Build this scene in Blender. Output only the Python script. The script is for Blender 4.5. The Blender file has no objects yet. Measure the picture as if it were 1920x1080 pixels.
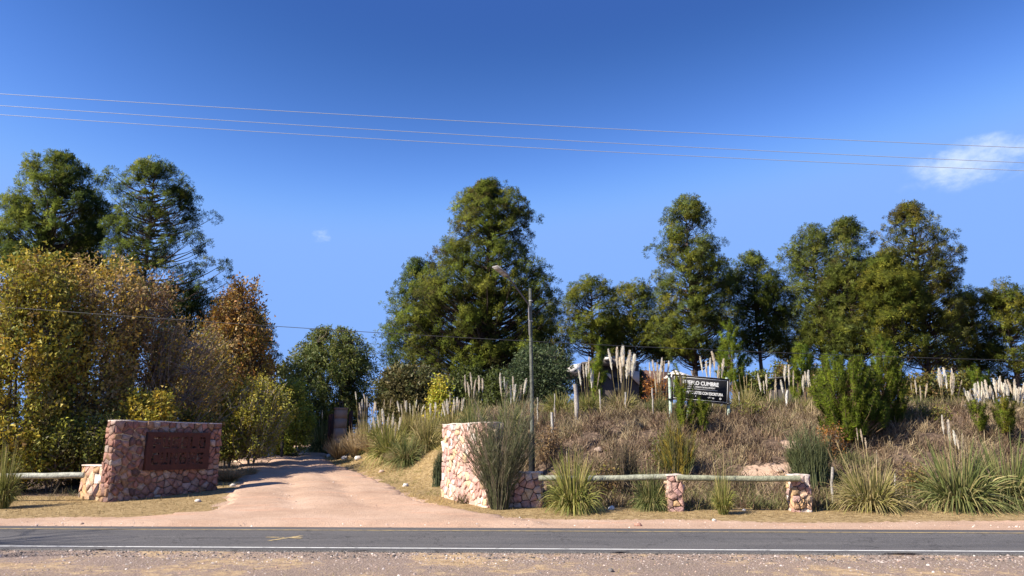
import bpy, math
import numpy as np
from mathutils import Vector, Matrix

# ------------------------------------------------------------------ camera, world, sun, exposure
S = bpy.context.scene
COL = S.collection
PITCH = math.atan(300 / 1400)
CAMZ = 1.65
cam_d = bpy.data.cameras.new('camera'); cam = bpy.data.objects.new('camera', cam_d); COL.objects.link(cam)
cam.location = (0, 0, CAMZ); cam.rotation_euler = (math.pi / 2 + PITCH, 0, 0)
cam_d.sensor_width = 36; cam_d.lens = 1400 / 1920 * 36; cam_d.clip_start = .1; cam_d.clip_end = 3000
S.camera = cam

SUN_AZ = (-0.85, -0.53); SUN_EL = math.radians(40)
sv = Vector((SUN_AZ[0], SUN_AZ[1], 0)).normalized() * math.cos(SUN_EL) + Vector((0, 0, math.sin(SUN_EL)))
sun_d = bpy.data.lights.new('sun', 'SUN'); sun_d.energy = 5.0; sun_d.angle = math.radians(.5); sun_d.color = (1, .91, .77)
sun = bpy.data.objects.new('sun', sun_d); COL.objects.link(sun)
sun.rotation_euler = sv.to_track_quat('Z', 'Y').to_euler(); sun.location = (-20, -10, 30)

world = bpy.data.worlds.new('World'); S.world = world; world.use_nodes = True
wn = world.node_tree; wn.nodes.clear()
wo = wn.nodes.new('ShaderNodeOutputWorld'); bg = wn.nodes.new('ShaderNodeBackground'); sky = wn.nodes.new('ShaderNodeTexSky')
sky.sky_type = 'NISHITA'; sky.sun_disc = False; sky.sun_elevation = SUN_EL
sky.sun_rotation = math.atan2(sv.x, sv.y); sky.altitude = 1100; sky.air_density = 1.0; sky.dust_density = .05; sky.ozone_density = 3.2
bg.inputs[1].default_value = .066
tcw = wn.nodes.new('ShaderNodeTexCoord')
def wmath(op, a, b=None, c=None):
    n = wn.nodes.new('ShaderNodeMath'); n.operation = op
    for i, v in enumerate((a, b, c)):
        if v is None: continue
        if hasattr(v, 'links') or hasattr(v, 'is_linked'): wn.links.new(v, n.inputs[i])
        else: n.inputs[i].default_value = v
    return n.outputs[0]
def cloud_mask(px, py, rx, ry, thr, scale, seed):
    """soft noise-broken cloud round a direction of the sky"""
    a = (px - 960) / 1400; b = (540 - py) / 1400
    d = Vector((a, math.cos(PITCH) - b * math.sin(PITCH), math.sin(PITCH) + b * math.cos(PITCH))).normalized()
    r = Vector((d.y, -d.x, 0)).normalized(); u = r.cross(d)
    def dot(v):
        n = wn.nodes.new('ShaderNodeVectorMath'); n.operation = 'DOT_PRODUCT'
        wn.links.new(tcw.outputs['Generated'], n.inputs[0]); n.inputs[1].default_value = v; return n.outputs['Value']
    dx = wmath('DIVIDE', dot(r), rx); dy = wmath('DIVIDE', dot(u), ry)
    rr = wmath('ADD', wmath('MULTIPLY', dx, dx), wmath('MULTIPLY', dy, dy))
    fr = wmath('GREATER_THAN', dot(d), 0.5)
    base = wmath('SUBTRACT', 1.0, rr)
    nz = wn.nodes.new('ShaderNodeTexNoise'); nz.inputs['Scale'].default_value = scale; nz.inputs['Detail'].default_value = 9
    nz.inputs['Roughness'].default_value = .62
    mp = wn.nodes.new('ShaderNodeMapping'); mp.inputs['Location'].default_value = (seed, 0, 0); mp.inputs['Scale'].default_value = (1, 1, 1.7)
    wn.links.new(tcw.outputs['Generated'], mp.inputs[0]); wn.links.new(mp.outputs[0], nz.inputs['Vector'])
    v = wmath('ADD', wmath('MULTIPLY', base, .55), wmath('MULTIPLY', wmath('SUBTRACT', nz.outputs[0], .5), 2.4))
    m = wn.nodes.new('ShaderNodeMapRange'); m.interpolation_type = 'SMOOTHSTEP'
    wn.links.new(v, m.inputs['Value']); m.inputs['From Min'].default_value = thr; m.inputs['From Max'].default_value = thr + 1.25
    inside = wmath('GREATER_THAN', base, -.9)
    edge = wn.nodes.new('ShaderNodeMapRange'); edge.interpolation_type = 'SMOOTHSTEP'
    wn.links.new(base, edge.inputs['Value']); edge.inputs['From Min'].default_value = -.6; edge.inputs['From Max'].default_value = .35
    return wmath('MULTIPLY', wmath('MULTIPLY', m.outputs[0], edge.outputs[0]), wmath('MULTIPLY', inside, fr))
m1 = cloud_mask(1842, 302, .070, .030, -.1, 21, 3.1)
m2 = cloud_mask(603, 441, .014, .011, .05, 60, 1.7)
m3 = cloud_mask(1740, 345, .05, .012, .25, 26, 9.2)
mt = wmath('MINIMUM', wmath('ADD', wmath('ADD', wmath('MULTIPLY', m1, .72), wmath('MULTIPLY', m2, .45)), wmath('MULTIPLY', m3, .25)), .95)
mixw = wn.nodes.new('ShaderNodeMixRGB'); mixw.inputs[2].default_value = (7.4, 8.2, 9.4, 1)
sep = wn.nodes.new('ShaderNodeSeparateColor'); com = wn.nodes.new('ShaderNodeCombineColor'); wn.links.new(sky.outputs[0], sep.inputs[0])
for _i, (_g, _k, _cap, _sm) in enumerate([(3.3, .76, 1.95, 1.0), (2.7, .41, 3.6, 1.4), (2.45, .285, 7.6, 2.6)]):      # deeper, more saturated zenith blue, as the photo's sky
    wn.links.new(wmath('SMOOTH_MIN', wmath('SMOOTH_MAX', wmath('MULTIPLY', wmath('POWER', sep.outputs[_i], _g), _k), (.345, 1.0, 3.45)[_i], (.12, .3, .9)[_i]), _cap, _sm), com.inputs[_i])
wn.links.new(mt, mixw.inputs[0]); wn.links.new(com.outputs[0], mixw.inputs[1])
wn.links.new(mixw.outputs[0], bg.inputs[0]); wn.links.new(bg.outputs[0], wo.inputs[0])
S.view_settings.view_transform = 'Standard'; S.view_settings.look = 'None'; S.view_settings.gamma = 1
S.view_settings.use_curve_mapping = False; S.view_settings.exposure = 1.0
S.cycles.max_bounces = 6; S.cycles.transparent_max_bounces = 4

# ------------------------------------------------------------------ helpers: photo geometry -> world
def ray(px, py):
    a = (px - 960) / 1400; b = (540 - py) / 1400
    return np.array([a, math.cos(PITCH) - b * math.sin(PITCH), math.sin(PITCH) + b * math.cos(PITCH)])
def W(px, py, D):
    r = ray(px, py); r = r * (D / r[1]); r[2] += CAMZ; return r
def ss(t):
    t = np.clip(t, 0, 1); return t * t * (3 - 2 * t)
ZV = [-200, 12.5, 12.84, 13.0, 16.1, 18.95, 19.15, 20.6, 22, 25, 28, 32, 40, 50, 60, 100, 300, 900]
ZZ = [-.4, -.075, -.03, -.03, -.07, -.31, -.275, -.26, -.2, -.03, .18, .45, .87, 1.35, 1.9, 3.6, 6, 8]
FX = np.array([-24, -20, -13.4, -12.3, -11.1, -8.9, -5.4, -2.2, 3, 20, 60, 200]); FY = np.array([150, 95, 60, 52, 44, 38.5, 31, 26.8, 24.4, 23.4, 21.9, 17.])
FS = np.gradient(FY, FX)
def wob(x, y, s, k):
    return (np.sin(x * s + k) * np.cos(y * s * 1.13 + 2.1 * k) + .5 * np.sin(x * s * 2.3 + 1.7 * k + y * s) * np.cos(y * s * 2.7 - k)) / 1.5
def bank_d(x, y):
    x = np.asarray(x, float); y = np.asarray(y, float)
    return (y - np.interp(x, FX, FY)) / np.sqrt(1 + np.interp(x, FX, FS) ** 2)
def gz(x, y):
    x = np.asarray(x, float); y = np.asarray(y, float)
    v = y + .04 * x
    z = np.interp(v, ZV, ZZ)
    d = bank_d(x, y); B = ss((d + .15) / 7.3)
    zt = 3.05 + .028 * np.clip(y - 31, -5, 90)
    z = z + (zt - z) * B
    z = z + ss((d - .4) / 2) * (1 - ss((y - 60) / 30)) * (.16 * wob(x, y, .9, 1.3) + .09 * wob(x, y, 2.3, 4.1))
    lb = ss((-x - 13.5) / 3) * ss((y - 26.5) / 3) * (y < 200)
    return z + .12 * lb * wob(x, y, .7, 2.2)
def G(px, D):
    x = (px - 960) / 1400 * D / 1.02
    for _ in range(4):
        e = math.atan2(float(gz(x, D)) - CAMZ, D); b = math.tan(e - PITCH)
        x = (px - 960) / 1400 * D / (math.cos(PITCH) - b * math.sin(PITCH))
    return np.array([x, D, float(gz(x, D))])
def G_row(px, row):
    """ground point seen at pixel"""
    r = ray(px, row); lo, t = None, 9.0
    prev = t
    while t < 140:
        p = r * t / r[1]
        if p[2] + CAMZ < gz(p[0], p[1]): break
        prev = t; t += .15
    for _ in range(12):
        m = (prev + t) / 2; p = r * m / r[1]
        if p[2] + CAMZ < gz(p[0], p[1]): t = m
        else: prev = m
    p = r * t / r[1]; return np.array([p[0], p[1], float(gz(p[0], p[1]))])
def pxm(D): return D / 1400 / 1.0     # metres per photo pixel at depth D

# ------------------------------------------------------------------ helpers: objects
def tag(o, label=None, cat=None, group=None, kind=None):
    if label: o['label'] = label
    if cat: o['category'] = cat
    if group: o['group'] = group
    if kind: o['kind'] = kind
    return o
def empty(name, loc, label, cat, group=None, rz=0):
    o = bpy.data.objects.new(name, None); COL.objects.link(o); o.location = loc; o.rotation_euler = (0, 0, rz)
    o.empty_display_size = .3
    return tag(o, label, cat, group)
def link(name, me, parent=None, mat=None):
    o = bpy.data.objects.new(name, me); COL.objects.link(o)
    if mat is not None and not me.materials: me.materials.append(mat)
    if parent is not None:
        o.parent = parent
    return o
def mesh_np(name, V, F, cols=None, mat=None, smooth=False, extra=None):
    """V (n,3), F (m,k) one polygon size, or a list of those"""
    me = bpy.data.meshes.new(name)
    V = np.ascontiguousarray(V, np.float32)
    Fs = F if isinstance(F, list) else [F]
    Fs = [np.asarray(f, np.int32) for f in Fs if len(f)]
    nl = sum(f.size for f in Fs); npol = sum(len(f) for f in Fs)
    me.vertices.add(len(V)); me.vertices.foreach_set('co', V.ravel())
    me.loops.add(nl); me.loops.foreach_set('vertex_index', np.concatenate([f.ravel() for f in Fs]))
    me.polygons.add(npol)
    tot = np.concatenate([np.full(len(f), f.shape[1], np.int32) for f in Fs])
    st = np.concatenate([[0], np.cumsum(tot)[:-1]]).astype(np.int32)
    me.polygons.foreach_set('loop_start', st); me.polygons.foreach_set('loop_total', tot)
    if smooth: me.polygons.foreach_set('use_smooth', np.ones(npol, bool))
    if cols is not None:
        a = me.attributes.new('col', 'FLOAT_COLOR', 'POINT')
        c = np.ones((len(V), 4), np.float32); c[:, :3] = cols; a.data.foreach_set('color', c.ravel())
    if extra:
        for k, v in extra.items():
            v = np.asarray(v, np.float32)
            if v.ndim == 2: a = me.attributes.new(k, 'FLOAT_VECTOR', 'POINT'); a.data.foreach_set('vector', v.ravel())
            else: a = me.attributes.new(k, 'FLOAT', 'POINT'); a.data.foreach_set('value', v)
    me.update(calc_edges=True); me.validate()
    if mat is not None: me.materials.append(mat)
    return me
class Acc:
    """collects pieces into one mesh"""
    def __init__(s): s.V = []; s.F = {}; s.C = []; s.n = 0
    def add(s, V, F, col=(.5, .5, .5)):
        V = np.asarray(V, float).reshape(-1, 3); s.V.append(V)
        c = np.empty((len(V), 3)); c[:] = col; s.C.append(c)
        for f in (F if isinstance(F, list) else [F]):
            f = np.asarray(f, int)
            if len(f): s.F.setdefault(f.shape[1], []).append(f + s.n)
        s.n += len(V)
    def box(s, c, size, R=None, col=(.5, .5, .5)):
        c = np.array(c, float); h = np.array(size, float) / 2
        P = np.array([[x, y, z] for x in (-1, 1) for y in (-1, 1) for z in (-1, 1)]) * h
        if R is not None: P = P @ np.array(R).T
        s.add(P + c, np.array([[0, 1, 3, 2], [4, 6, 7, 5], [0, 4, 5, 1], [2, 3, 7, 6], [0, 2, 6, 4], [1, 5, 7, 3]]), col)
    def tube(s, pts, rad, k=8, col=(.5, .5, .5), caps=True):
        V, F = tubes(np.array(pts, float)[None], np.array(rad, float)[None], k); s.add(V, F, col)
        if caps:
            n = len(pts) * k
            s.add(V[:k], np.array([[0] * 1 + list(range(1, k))][0:1])[:, ::-1] if k > 2 else [], col)
            s.add(V[n - k:n], np.array([list(range(k))]), col)
    def mesh(s, name, mat, smooth=False, off=None):
        V = np.concatenate(s.V)
        if off is not None: V = V - np.array(off)
        return mesh_np(name, V, [np.concatenate(f) for f in s.F.values()], np.concatenate(s.C), mat, smooth)
def tubes(P, R, k):
    """P (n,m,3) polylines, R (n,m) radii -> verts, quads"""
    n, m, _ = P.shape
    T = np.gradient(P, axis=1); T /= np.linalg.norm(T, axis=2, keepdims=True) + 1e-9
    ref = np.where(np.abs(T[..., 2:3]) > .9, np.array([1., 0, 0]), np.array([0, 0, 1.]))
    A = np.cross(T, ref); A /= np.linalg.norm(A, axis=2, keepdims=True) + 1e-9
    B = np.cross(T, A)
    an = np.arange(k) / k * 2 * math.pi
    V = P[:, :, None] + R[:, :, None, None] * (A[:, :, None] * np.cos(an)[:, None] + B[:, :, None] * np.sin(an)[:, None])
    idx = np.arange(n * m * k).reshape(n, m, k)
    a = idx[:, :-1]; b = idx[:, 1:]
    F = np.stack([a, np.roll(a, -1, 2), np.roll(b, -1, 2), b], -1).reshape(-1, 4)
    return V.reshape(-1, 3), F
def unit(v): return v / (np.linalg.norm(v, axis=-1, keepdims=True) + 1e-9)
def strips(rng, base, d0, L, w, droop, nseg, tip=.12):
    """arching blades; returns V (n*(nseg+1)*2,3), quads"""
    n = len(base); t = np.linspace(0, 1, nseg + 1)
    P = base[:, None] + d0[:, None] * (L[:, None] * t)[..., None]
    P[..., 2] -= (droop * L)[:, None] * t ** 2.2
    side = np.cross(d0, unit(rng.normal(size=(n, 3)))); side = unit(side)
    wd = w[:, None] * np.clip((1 - t ** 2.5), tip, 1)
    Lp = P - side[:, None] * wd[..., None] / 2; Rp = P + side[:, None] * wd[..., None] / 2
    V = np.stack([Lp, Rp], 2).reshape(-1, 3)
    idx = np.arange(n * (nseg + 1) * 2).reshape(n, nseg + 1, 2)
    F = np.stack([idx[:, :-1, 0], idx[:, :-1, 1], idx[:, 1:, 1], idx[:, 1:, 0]], -1).reshape(-1, 4)
    return V, F
def rep(c, k): return np.repeat(c, k, axis=0)
def pal(rng, n, cols, jit=.15, w=None):
    cols = np.array(cols, float); i = rng.choice(len(cols), n, p=None if w is None else np.array(w) / sum(w))
    j = rng.integers(0, len(cols), n); t = rng.random((n, 1)) * .35
    c = cols[i] * (1 - t) + cols[j] * t
    return np.clip(c * rng.normal(1, jit, (n, 1)), .003, .9)

# ------------------------------------------------------------------ materials
def newmat(name):
    m = bpy.data.materials.new(name); m.use_nodes = True
    nt = m.node_tree; return m, nt, nt.nodes['Principled BSDF'], nt.nodes['Material Output']
def N(nt, t, **kw):
    n = nt.nodes.new(t)
    for k, v in kw.items():
        if k in n.inputs: n.inputs[k].default_value = v
        else: setattr(n, k, v)
    return n
def attr_mat(name, rough=.6, transl=0., nscale=3., namt=.25, bump=0., bscale=40., spec=.3):
    """colour from the mesh's own 'col' attribute, broken up by object-space noise"""
    m, nt, p, out = newmat(name)
    a = N(nt, 'ShaderNodeAttribute', attribute_name='col')
    tc = N(nt, 'ShaderNodeTexCoord')
    nz = N(nt, 'ShaderNodeTexNoise', Scale=nscale, Detail=6.0, Roughness=.65); nt.links.new(tc.outputs['Object'], nz.inputs['Vector'])
    mr = N(nt, 'ShaderNodeMapRange'); nt.links.new(nz.outputs[0], mr.inputs['Value'])
    mr.inputs['From Min'].default_value = .25; mr.inputs['From Max'].default_value = .75
    mr.inputs['To Min'].default_value = 1 - namt; mr.inputs['To Max'].default_value = 1 + namt
    vm = N(nt, 'ShaderNodeVectorMath', operation='MULTIPLY'); nt.links.new(a.outputs['Color'], vm.inputs[0]); nt.links.new(mr.outputs[0], vm.inputs[1])
    nt.links.new(vm.outputs[0], p.inputs['Base Color']); p.inputs['Roughness'].default_value = rough
    p.inputs['Specular IOR Level'].default_value = spec
    if bump:
        b = N(nt, 'ShaderNodeBump', Strength=bump, Distance=.03); n2 = N(nt, 'ShaderNodeTexNoise', Scale=bscale, Detail=5.0)
        nt.links.new(tc.outputs['Object'], n2.inputs['Vector']); nt.links.new(n2.outputs[0], b.inputs['Height']); nt.links.new(b.outputs[0], p.inputs['Normal'])
    if transl:
        tr = N(nt, 'ShaderNodeBsdfTranslucent'); nt.links.new(vm.outputs[0], tr.inputs[0])
        mx = N(nt, 'ShaderNodeMixShader'); mx.inputs[0].default_value = transl
        nt.links.new(p.outputs[0], mx.inputs[1]); nt.links.new(tr.outputs[0], mx.inputs[2]); nt.links.new(mx.outputs[0], out.inputs[0])
    return m
M = {}
def needle_mat():
    """needle tufts shade as soft brushes: normals follow the tuft, light passes through the thin needles"""
    m = attr_mat('pine_needles', .6, .5, .8, .2, spec=.12); nt = m.node_tree
    a = N(nt, 'ShaderNodeAttribute', attribute_name='tuft_normal'); p = nt.nodes['Principled BSDF']; nt.links.new(a.outputs['Vector'], p.inputs['Normal'])
    neg = N(nt, 'ShaderNodeVectorMath', operation='SCALE'); nt.links.new(a.outputs['Vector'], neg.inputs[0]); neg.inputs['Scale'].default_value = -1
    nt.links.new(neg.outputs[0], [n for n in nt.nodes if n.type == 'BSDF_TRANSLUCENT'][0].inputs['Normal'])
    return m
M['needle'] = needle_mat()
M['leaf'] = attr_mat('leaves', .55, .3, 1.2, .2, spec=.3)
M['grass'] = attr_mat('grass_blades', .6, .3, 1.0, .2, spec=.25)
M['plume'] = attr_mat('plume_fibres', .9, .35, 6., .1, spec=.1)
M['bark'] = attr_mat('bark', .9, 0, 5., .4, .8, 14.)
M['stone'] = attr_mat('quarry_stone', .85, 0, 9., .38, .9, 26.)
M['mortar'] = attr_mat('mortar', .95, 0, 6., .25, .6, 40.)
M['paint'] = attr_mat('weathered_paint', .8, 0, 9., .55, .8, 24.)
M['metal'] = attr_mat('dull_metal', .5, 0, 9., .15, spec=.5)
M['plain'] = attr_mat('plain_surface', .8, 0, 2., .12, .2, 30.)
M['pebble'] = attr_mat('pebbles', .9, 0, 20., .2)
M['wire'] = attr_mat('wire_metal', .45, 0, 3., .05, spec=.6)

def rust_mat():
    m, nt, p, out = newmat('corten_steel')
    tc = N(nt, 'ShaderNodeTexCoord'); nz = N(nt, 'ShaderNodeTexNoise', Scale=5., Detail=8., Roughness=.7); nt.links.new(tc.outputs['Object'], nz.inputs['Vector'])
    cr = N(nt, 'ShaderNodeValToRGB'); nt.links.new(nz.outputs[0], cr.inputs[0])
    e = cr.color_ramp.elements; e[0].position = .3; e[0].color = (.036, .012, .009, 1); e[1].position = .75; e[1].color = (.10, .028, .015, 1)
    nt.links.new(cr.outputs[0], p.inputs['Base Color']); p.inputs['Roughness'].default_value = .85; p.inputs['Metallic'].default_value = .1
    b = N(nt, 'ShaderNodeBump', Strength=.3, Distance=.01); nt.links.new(nz.outputs[0], b.inputs['Height']); nt.links.new(b.outputs[0], p.inputs['Normal'])
    return m
M['rust'] = rust_mat()

def ramp(nt, src, stops):
    cr = N(nt, 'ShaderNodeValToRGB'); nt.links.new(src, cr.inputs[0]); el = cr.color_ramp.elements
    el[0].position = stops[0][0]; el[0].color = (*stops[0][1], 1); el[1].position = stops[-1][0]; el[1].color = (*stops[-1][1], 1)
    for p_, c in stops[1:-1]:
        x = el.new(p_); x.color = (*c, 1)
    return cr.outputs[0]
def ground_mat(name, dirt_only=False):
    m, nt, p, out = newmat(name)
    geo = N(nt, 'ShaderNodeNewGeometry')
    def noise(sc, det=8., ro=.6, stretch=None):
        n = N(nt, 'ShaderNodeTexNoise', Scale=sc, Detail=det, Roughness=ro)
        if stretch:
            mp = N(nt, 'ShaderNodeMapping'); mp.inputs['Scale'].default_value = stretch
            nt.links.new(geo.outputs['Position'], mp.inputs[0]); nt.links.new(mp.outputs[0], n.inputs['Vector'])
        else: nt.links.new(geo.outputs['Position'], n.inputs['Vector'])
        return n.outputs[0]
    def mix(f, a, b, mode='MIX'):
        x = N(nt, 'ShaderNodeMixRGB', blend_type=mode)
        if isinstance(f, (int, float)): x.inputs[0].default_value = f
        else: nt.links.new(f, x.inputs[0])
        nt.links.new(a, x.inputs[1]); nt.links.new(b, x.inputs[2]); return x.outputs[0]
    def math_(op, a, b):
        x = N(nt, 'ShaderNodeMath', operation=op)
        for i, v in enumerate((a, b)):
            if isinstance(v, (int, float)): x.inputs[i].default_value = v
            else: nt.links.new(v, x.inputs[i])
        return x.outputs[0]
    def mapr(v, a, b):
        x = N(nt, 'ShaderNodeMapRange'); x.interpolation_type = 'SMOOTHSTEP'; nt.links.new(v, x.inputs['Value'])
        x.inputs['From Min'].default_value = a; x.inputs['From Max'].default_value = b; return x.outputs[0]
    n1 = noise(.55); n2 = noise(7.); n3 = noise(38., 4.); tr = noise(1.0, 6., .6, (.35, 1.6, 1))
    dirt = ramp(nt, n1, [(.3, (.36, .238, .168)), (.5, (.435, .30, .217)), (.7, (.51, .362, .272))])
    fine = ramp(nt, n3, [(.28, (.62, .60, .58)), (.5, (1, 1, 1)), (.72, (1.22, 1.2, 1.17))])
    dirt = mix(.75, dirt, fine, 'MULTIPLY')
    dirt = mix(mapr(tr, .52, .7), dirt, ramp(nt, n2, [(.3, (.42, .25, .165)), (.7, (.52, .335, .24))]))
    if dirt_only:
        col = dirt
    else:
        straw = ramp(nt, n2, [(.3, (.15, .10, .05)), (.5, (.27, .19, .09)), (.72, (.42, .31, .17))])
        soil = ramp(nt, n2, [(.3, (.07, .048, .034)), (.55, (.14, .098, .07)), (.75, (.28, .195, .14))])
        grav = ramp(nt, n3, [(.3, (.10, .08, .07)), (.48, (.235, .185, .155)), (.6, (.34, .275, .23)), (.75, (.50, .44, .38))])
        grav = mix(mapr(math_('ADD', n1, math_('MULTIPLY', math_('SUBTRACT', n2, .5), .5)), .5, .62), grav, ramp(nt, n2, [(.3, (.20, .145, .085)), (.5, (.34, .26, .16)), (.72, (.46, .37, .25))]))
        gg = ramp(nt, n1, [(.35, (.9, .86, .82)), (.65, (1.1, 1.0, .94))])
        grav = mix(1., grav, gg, 'MULTIPLY')
        A = lambda k: N(nt, 'ShaderNodeAttribute', attribute_name=k).outputs['Fac']
        jit = math_('MULTIPLY', math_('SUBTRACT', n2, .5), 1.1)
        f_d = mapr(math_('ADD', A('dirt'), jit), .42, .58)
        f_b = mapr(math_('ADD', A('bank'), jit), .4, .6)
        f_g = mapr(math_('ADD', A('gravel'), math_('MULTIPLY', jit, .5)), .4, .6)
        col = mix(f_b, straw, soil); col = mix(f_d, col, dirt); col = mix(f_g, col, grav)
    nt.links.new(col, p.inputs['Base Color']); p.inputs['Roughness'].default_value = .95; p.inputs['Specular IOR Level'].default_value = .15
    bsum = math_('ADD', math_('MULTIPLY', n2, .8), math_('MULTIPLY', n3, .5))
    b = N(nt, 'ShaderNodeBump', Strength=.8, Distance=.05); nt.links.new(bsum, b.inputs['Height']); nt.links.new(b.outputs[0], p.inputs['Normal'])
    return m
def asphalt_mat():
    m, nt, p, out = newmat('asphalt')
    geo = N(nt, 'ShaderNodeNewGeometry')
    sp = N(nt, 'ShaderNodeTexNoise', Scale=60., Detail=3.); nt.links.new(geo.outputs['Position'], sp.inputs['Vector'])
    mp = N(nt, 'ShaderNodeMapping'); mp.inputs['Scale'].default_value = (.12, 1.3, 1); nt.links.new(geo.outputs['Position'], mp.inputs[0])
    st = N(nt, 'ShaderNodeTexNoise', Scale=1.4, Detail=6., Roughness=.6); nt.links.new(mp.outputs[0], st.inputs['Vector'])
    c1 = ramp(nt, sp.outputs[0], [(.3, (.045, .043, .043)), (.5, (.092, .088, .086)), (.7, (.18, .172, .165))])
    c2 = ramp(nt, st.outputs[0], [(.3, (.78, .78, .8)), (.7, (1.25, 1.22, 1.2))])
    x = N(nt, 'ShaderNodeMixRGB', blend_type='MULTIPLY'); x.inputs[0].default_value = 1; nt.links.new(c1, x.inputs[1]); nt.links.new(c2, x.inputs[2])
    vo = N(nt, 'ShaderNodeTexVoronoi', feature='DISTANCE_TO_EDGE', Scale=.55)
    wn_ = N(nt, 'ShaderNodeTexNoise', Scale=2.5, Detail=5.); nt.links.new(geo.outputs['Position'], wn_.inputs['Vector'])
    vadd = N(nt, 'ShaderNodeVectorMath', operation='ADD'); nt.links.new(geo.outputs['Position'], vadd.inputs[0])
    vs = N(nt, 'ShaderNodeVectorMath', operation='SCALE'); nt.links.new(wn_.outputs['Color'], vs.inputs[0]); vs.inputs['Scale'].default_value = .9
    nt.links.new(vs.outputs[0], vadd.inputs[1]); nt.links.new(vadd.outputs[0], vo.inputs['Vector'])
    crk = N(nt, 'ShaderNodeMapRange'); nt.links.new(vo.outputs['Distance'], crk.inputs['Value']); crk.inputs['From Max'].default_value = .012
    crk.inputs['To Min'].default_value = .45; crk.inputs['To Max'].default_value = 1
    y = N(nt, 'ShaderNodeVectorMath', operation='MULTIPLY'); nt.links.new(x.outputs[0], y.inputs[0]); nt.links.new(crk.outputs[0], y.inputs[1])
    nt.links.new(y.outputs[0], p.inputs['Base Color']); p.inputs['Roughness'].default_value = .85; p.inputs['Specular IOR Level'].default_value = .25
    b = N(nt, 'ShaderNodeBump', Strength=.5, Distance=.012); nt.links.new(sp.outputs[0], b.inputs['Height']); nt.links.new(b.outputs[0], p.inputs['Normal'])
    return m
def line_mat(name, c, wear):
    m, nt, p, out = newmat(name)
    geo = N(nt, 'ShaderNodeNewGeometry'); n = N(nt, 'ShaderNodeTexNoise', Scale=6., Detail=8., Roughness=.75); nt.links.new(geo.outputs['Position'], n.inputs['Vector'])
    nt.links.new(ramp(nt, n.outputs[0], [(wear - .08, (.11, .105, .10)), (wear + .08, c)]), p.inputs['Base Color']); p.inputs['Roughness'].default_value = .7
    return m
M['ground'] = ground_mat('ground_soil'); M['dirt'] = ground_mat('dirt_track', True); M['asphalt'] = asphalt_mat()
M['white_line'] = line_mat('white_line_paint', (.60, .59, .56), .40); M['yellow_line'] = line_mat('yellow_line_paint', (.52, .38, .16), .46)

# ------------------------------------------------------------------ ground, driveway, road
def axis(parts):
    out = []
    for a, b, s in parts: out.append(np.arange(a, b, s))
    return np.concatenate(out + [[parts[-1][1]]])
xs = axis([(-500, -60, 40), (-60, -26, 1.5), (-26, 26, .42), (26, 60, 1.5), (60, 500, 40)])
ys = axis([(-60, 6, 3), (6, 12.2, .4), (12.2, 13.4, .1), (13.4, 18.7, .5), (18.7, 19.4, .1), (19.4, 46, .28), (46, 110, 1.5), (110, 900, 40)])
X, Y = np.meshgrid(xs, ys); Xf = X.ravel(); Yf = Y.ravel() - .04 * np.clip(X.ravel(), -70, 70)
Zf = gz(Xf, Yf)
# drive outline (left, right pixel at depth)
DD = [19.3, 20.6, 21.6, 22.6, 24, 26, 29, 32, 36, 40, 45, 50, 58, 66, 74]
DL = [40, 160, 300, 395, 425, 440, 452, 458, 455, 448, 436, 462, 520, 590, 650]
DR = [1060, 1000, 930, 868, 812, 765, 722, 692, 650, 614, 603, 608, 622, 660, 715]
dl = np.array([(p - 960) / 1400 * d / 1.03 for p, d in zip(DL, DD)]); dr = np.array([(p - 960) / 1400 * d / 1.03 for p, d in zip(DR, DD)])
def in_drive(x, y, m=0.):
    return (y > 19) & (y < 74) & (x > np.interp(y, DD, dl) - m) & (x < np.interp(y, DD, dr) + m)
v = Yf + .04 * Xf
dirt = np.where(v > 13, 1 - ss((v - 20.2 - .5 * wob(Xf, Yf, .5, .7)) / 1.6), 0)
gl = np.clip(ss((Yf - 19) / 1) * in_drive(Xf, Yf, .3) * .7, 0, 1); dirt = np.maximum(dirt, gl)
# worn pale earth on the bank
for (px, row, r) in [(1480, 878, .8), (1490, 835, .7), (1440, 888, .8), (1395, 892, .5)]:
    g = G_row(px, row); dirt = np.maximum(dirt, .8 * np.exp(-((Xf - g[0]) ** 2 + ((Yf - g[1]) * 1.2) ** 2) / r ** 2))
bank = ss((bank_d(Xf, Yf) - .2) / 1.5) * ss((Xf + 1.9) / .8) + (Xf < -13) * ss((Yf - 25.8) / 1.5)
gravel = (v < 13.05) * 1.0
gme = mesh_np('ground', np.stack([Xf, Yf, Zf], 1), None if False else (lambda I: np.stack([I[:-1, :-1], I[:-1, 1:], I[1:, 1:], I[1:, :-1]], -1).reshape(-1, 4))(np.arange(len(Xf)).reshape(X.shape)),
              None, M['ground'], True, {'dirt': dirt, 'bank': bank, 'gravel': gravel})
tag(link('ground', gme), kind='structure')
rg = np.random.default_rng(11)
yy = axis([(19.3, 46, .3), (46, 74, .8)]); nx = 40
L_ = np.interp(yy, DD, dl) + .16 * rg.normal(size=len(yy)); R_ = np.interp(yy, DD, dr) + .16 * rg.normal(size=len(yy))
t = np.linspace(0, 1, nx)
DX = L_[:, None] * (1 - t) + R_[:, None] * t; DY = np.repeat(yy[:, None], nx, 1)
rut = -.055 * np.exp(-((t - .33) / .06) ** 2) - .055 * np.exp(-((t - .68) / .06) ** 2) + .02 * np.exp(-((t - .5) / .08) ** 2)
edge = np.minimum(t, 1 - t) * nx / 3; off = .02 + .012 + rut * 0 + .035 * (1 - np.exp(-edge)) + rut * ss((DY - 21) / 4) + .018 * wob(DX, DY * 2.2, 1.7, 2.) + .035
off[:, 0] = -.05; off[:, -1] = -.05; off[0, :] = -.01; off[1, :] = .012
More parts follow.
